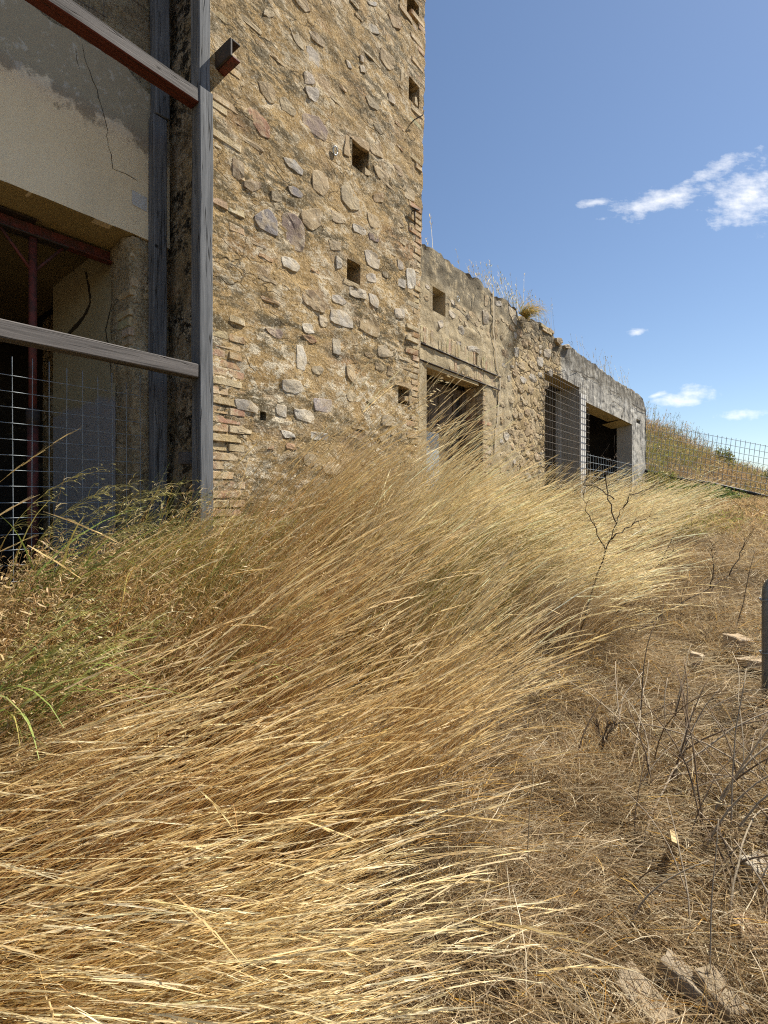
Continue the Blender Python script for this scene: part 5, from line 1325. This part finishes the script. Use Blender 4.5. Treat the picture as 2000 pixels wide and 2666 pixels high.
roof_weeds(1640, 1008, 18, (.2, .7), GREYW+CREAM, 'fringe of pale weeds at the far end of the grey parapet')

# dead woody stems
def woody(name, label, cat, branches, col, r=(.010, .003), twigs=6, Yj=.05, tl=(.08, .3), part='branch'):
    """branches: lists of (px, py, distance)"""
    b0 = wpt(*branches[0][0]); t = empty(name, b0); tag(t, label, cat)
    for k, br in enumerate(branches):
        P = [wpt(*q)-b0 for q in br]; pts = []
        for i in range(len(P)-1):
            for f in np.linspace(0, 1, 5)[:-1]: pts.append(P[i].lerp(P[i+1], f)+Vector([random.gauss(0, .006) for _ in range(3)]))
        pts.append(P[-1]); n = len(pts); f = 1 if k == 0 else .7
        o = obj(part, tube_mesh(pts, [f*(r[0]+(r[1]-r[0])*i/(n-1)) for i in range(n)], 6), M_TWIG, t); o.color = tuple(col)+(1,)
        V = []
        for q in range(twigs):
            i = random.randint(n//3, n-1); p = pts[i]; d = (pts[min(i+1, n-1)]-pts[i-1]).normalized()
            d = (d+Vector([random.gauss(0, .55) for _ in range(3)])).normalized(); ln = random.uniform(*tl)
            tp = [p, p+d*ln*.5+Vector([random.gauss(0, .01) for _ in range(3)]), p+d*ln+Vector((0, 0, random.uniform(0, .03)))]
            o2 = obj('twig', tube_mesh(tp, [r[1]*.8, r[1]*.6, r[1]*.3], 4), M_TWIG, o); o2.color = tuple(col)+(1,)
DKT = (.05, .038, .03)
woody('dead_shrub', 'dark bare dead shrub standing in the golden grass right of centre', 'shrub',
      [[(1508, 1690, 3.9), (1512, 1640, 3.9), (1540, 1540, 3.95), (1575, 1440, 4.0), (1605, 1360, 4.05), (1624, 1320, 4.1)],
       [(1605, 1365, 4.05), (1585, 1300, 4.1), (1576, 1245, 4.15), (1590, 1205, 4.2), (1605, 1180, 4.2)],
       [(1622, 1328, 4.1), (1640, 1290, 4.1), (1690, 1275, 4.1), (1715, 1255, 4.1)],
       [(1578, 1435, 4.0), (1550, 1380, 3.95), (1528, 1330, 3.9), (1520, 1290, 3.9)],
       [(1592, 1400, 4.0), (1640, 1370, 4.0), (1690, 1345, 4.0)],
       [(1600, 1300, 4.1), (1560, 1270, 4.2), (1520, 1260, 4.3), (1540, 1205, 4.3)]], DKT, (.0078, .0022), 12, tl=(.05, .2))
woody('dead_cane', 'long dark dead cane slanting low to the right over the path', 'cane',
      [[(1570, 1715, 4.1), (1640, 1660, 4.2), (1740, 1590, 4.3), (1850, 1530, 4.4), (1925, 1480, 4.5)], [(1850, 1530, 4.4), (1860, 1480, 4.4), (1855, 1420, 4.4)], [(1900, 1500, 4.45), (1930, 1440, 4.5), (1945, 1400, 4.5)]], DKT, (.0075, .002), 16, tl=(.05, .2))
woody('dead_cane', 'thin dark dead cane with seed pods above the long slanting one', 'cane',
      [[(1600, 1600, 4.2), (1660, 1530, 4.3), (1720, 1470, 4.4), (1765, 1420, 4.5)], [(1720, 1470, 4.4), (1750, 1400, 4.5), (1800, 1370, 4.5)]], DKT, (.0045, .0015), 14, tl=(.04, .15))
GREYT = (.34, .28, .21)
def bramble(label, px, Y, n, spread, cols, L=(.4, 1.0)):
    x, y, z = px_ground(px, Y); t = empty('dead_bramble', (x, y, z)); tag(t, label, 'bramble')
    for k in range(n):
        az = random.gauss(R(35), .9); ln = random.uniform(*L); th = random.uniform(.2, 1.2); th1 = th+random.uniform(.2, 1.3)
        p = Vector((random.gauss(0, spread), random.gauss(0, spread), 0)); p.z = float(tz(x+p.x, y+p.y))-z; pts = [p.copy()]
        for i in range(8):
            a = th+(th1-th)*i/8; az += random.gauss(0, .12); p = p+Vector((math.sin(a)*math.cos(az), math.sin(a)*math.sin(az), math.cos(a)))*ln/8; pts.append(p.copy())
        r0 = random.uniform(.0025, .006)
        o = obj('stem', tube_mesh(pts, [r0*(1-.6*i/8) for i in range(9)], 5), M_TWIG, t); f = random.uniform(.7, 1.15); o.color = tuple(c*f for c in random.choice(cols))+(1,)
BC = [GREYT, (.40, .33, .24), (.2, .14, .09), (.46, .38, .27), (.12, .08, .05)]
bramble('tangle of dead grey stems at the right edge below the gate', 1830, 2.45, 40, .22, BC)
bramble('dead grey stems rising from the path at the right edge', 1960, 2.1, 36, .2, BC)
bramble('arching dead stems in the middle of the right path side', 1720, 2.8, 16, .15, BC, (.35, .8))
bramble('few dead stems low at the bottom right corner', 1880, 1.75, 18, .16, BC, (.25, .6))
bramble('sparse brown stems beside the loose stones up the path', 1860, 4.3, 12, .25, [(.10, .065, .045), (.2, .13, .08)], (.4, .9))
woody('dead_stalk', 'single pale upright stalk at the middle of the foreground litter', 'stalk', [[(1378, 2560, 1.85), (1375, 2400, 1.9), (1376, 2200, 1.9), (1385, 1985, 1.95)]], (.42, .32, .19), (.0026, .0016), 2, tl=(.02, .05))
woody('dead_stalk', 'thin dark stalk crossing the golden straw at the bottom', 'stalk', [[(640, 2680, 1.5), (700, 2500, 1.55), (770, 2390, 1.6), (880, 2225, 1.7)]], (.16, .12, .09), (.0028, .0018), 3, tl=(.02, .06))
woody('charred_stick', 'short black charred stick at the bottom edge', 'stick', [[(1492, 2700, 1.5), (1505, 2620, 1.5), (1518, 2572, 1.5)]], (.02, .018, .016), (.0085, .006), 0)
woody('dead_branch', 'pale crooked dead branch lying in the straw at the bottom', 'branch', [[(1320, 2640, 1.6), (1400, 2600, 1.62), (1480, 2580, 1.64), (1560, 2590, 1.62)], [(1480, 2580, 1.64), (1520, 2550, 1.66)]], (.30, .24, .17), (.006, .003), 3)
woody('dead_thistle', 'small dark dried thistle with brown heads in the path straw', 'thistle', [[(1565, 1960, 2.75), (1570, 1930, 2.75), (1585, 1885, 2.75)], [(1570, 1930, 2.75), (1555, 1890, 2.75)], [(1568, 1940, 2.75), (1600, 1888, 2.75)]], (.07, .045, .03), (.005, .0035), 14, tl=(.02, .05))
# split wood sliver
sx, sy, sz = px_ground(1755, 2.05)
o = obj('wood_splinter', box_mesh(-.013, .013, -.075, .075, 0, .008, .002, .003), M_LINTEL, loc=(sx, sy, float(tz(sx, sy))+.10)); o.rotation_euler = (R(-14), R(6), R(-28)); tag(o, 'pale split wood sliver lying on the path straw', 'wood sliver')

# loose stones
def rock(px, Y, sx, sy, sz, rz, tilt, col, label, up=0.0, seed=1):
    x, y, z = px_ground(px, Y)
    bm = bmesh.new(); bmesh.ops.create_cube(bm, size=1.0); bmesh.ops.subdivide_edges(bm, edges=list(bm.edges), cuts=3, use_grid_fill=True)
    bmesh.ops.bevel(bm, geom=[e for e in bm.edges if e.is_manifold and e.calc_face_angle(0) > .5], offset=.05, segments=1, affect='EDGES')
    for v in bm.verts:
        q = v.co; n = [float(fbm(q.x*2.2+seed*7, q.y*2.2, q.z*2.2+k*5, 3, seed+k))-.5 for k in range(3)]
        v.co = Vector((q.x*sx*(1+.25*q.y), q.y*sy*(1+.2*q.x), q.z*sz)) + Vector(n)*min(sx, sy)*.28
    me = bpy.data.meshes.new('rock'); bm.to_mesh(me); bm.free()
    o = obj('loose_stone', me, M_ROCK, loc=(x, y, z+.004+up*.6)); o.rotation_euler = (R(tilt), R(tilt*.5), R(rz)); o.color = tuple(col)+(1,)
    return tag(o, label, 'stone', 'loose stones beside the path')
RK = (.28, .225, .155)
rock(1670, 1.5, .11, .15, .08, 30, 12, RK, 'large pale angular stone at the bottom edge', .01, 1)
rock(1795, 1.54, .07, .17, .07, 38, 14, (.27, .225, .165), 'long slab of stone second from the bottom right corner', .01, 2)
rock(1875, 1.5, .08, .13, .07, 10, 8, (.26, .21, .145), 'stone lying right of the long slab at the bottom', .02, 3)
rock(1965, 1.68, .11, .1, .07, -20, 10, (.30, .21, .13), 'brown stone at the right edge near the bottom', .02, 4)
rock(1975, 1.95, .10, .1, .07, 15, 6, (.38, .34, .27), 'pale stone at the right edge above the brown one', .02, 5)
rock(1920, 3.75, .17, .13, .13, 25, 10, (.44, .34, .23), 'blocky tan stone farther up the path near the gate', .11, 6)
rock(1812, 3.65, .10, .09, .08, 60, 14, (.52, .42, .30), 'small pale stone left of the blocky one on the path', .10, 7)
rock(1962, 3.55, .2, .12, .05, 5, 3, (.46, .37, .26), 'flat pale stone in front of the gate on the path', .06, 8)
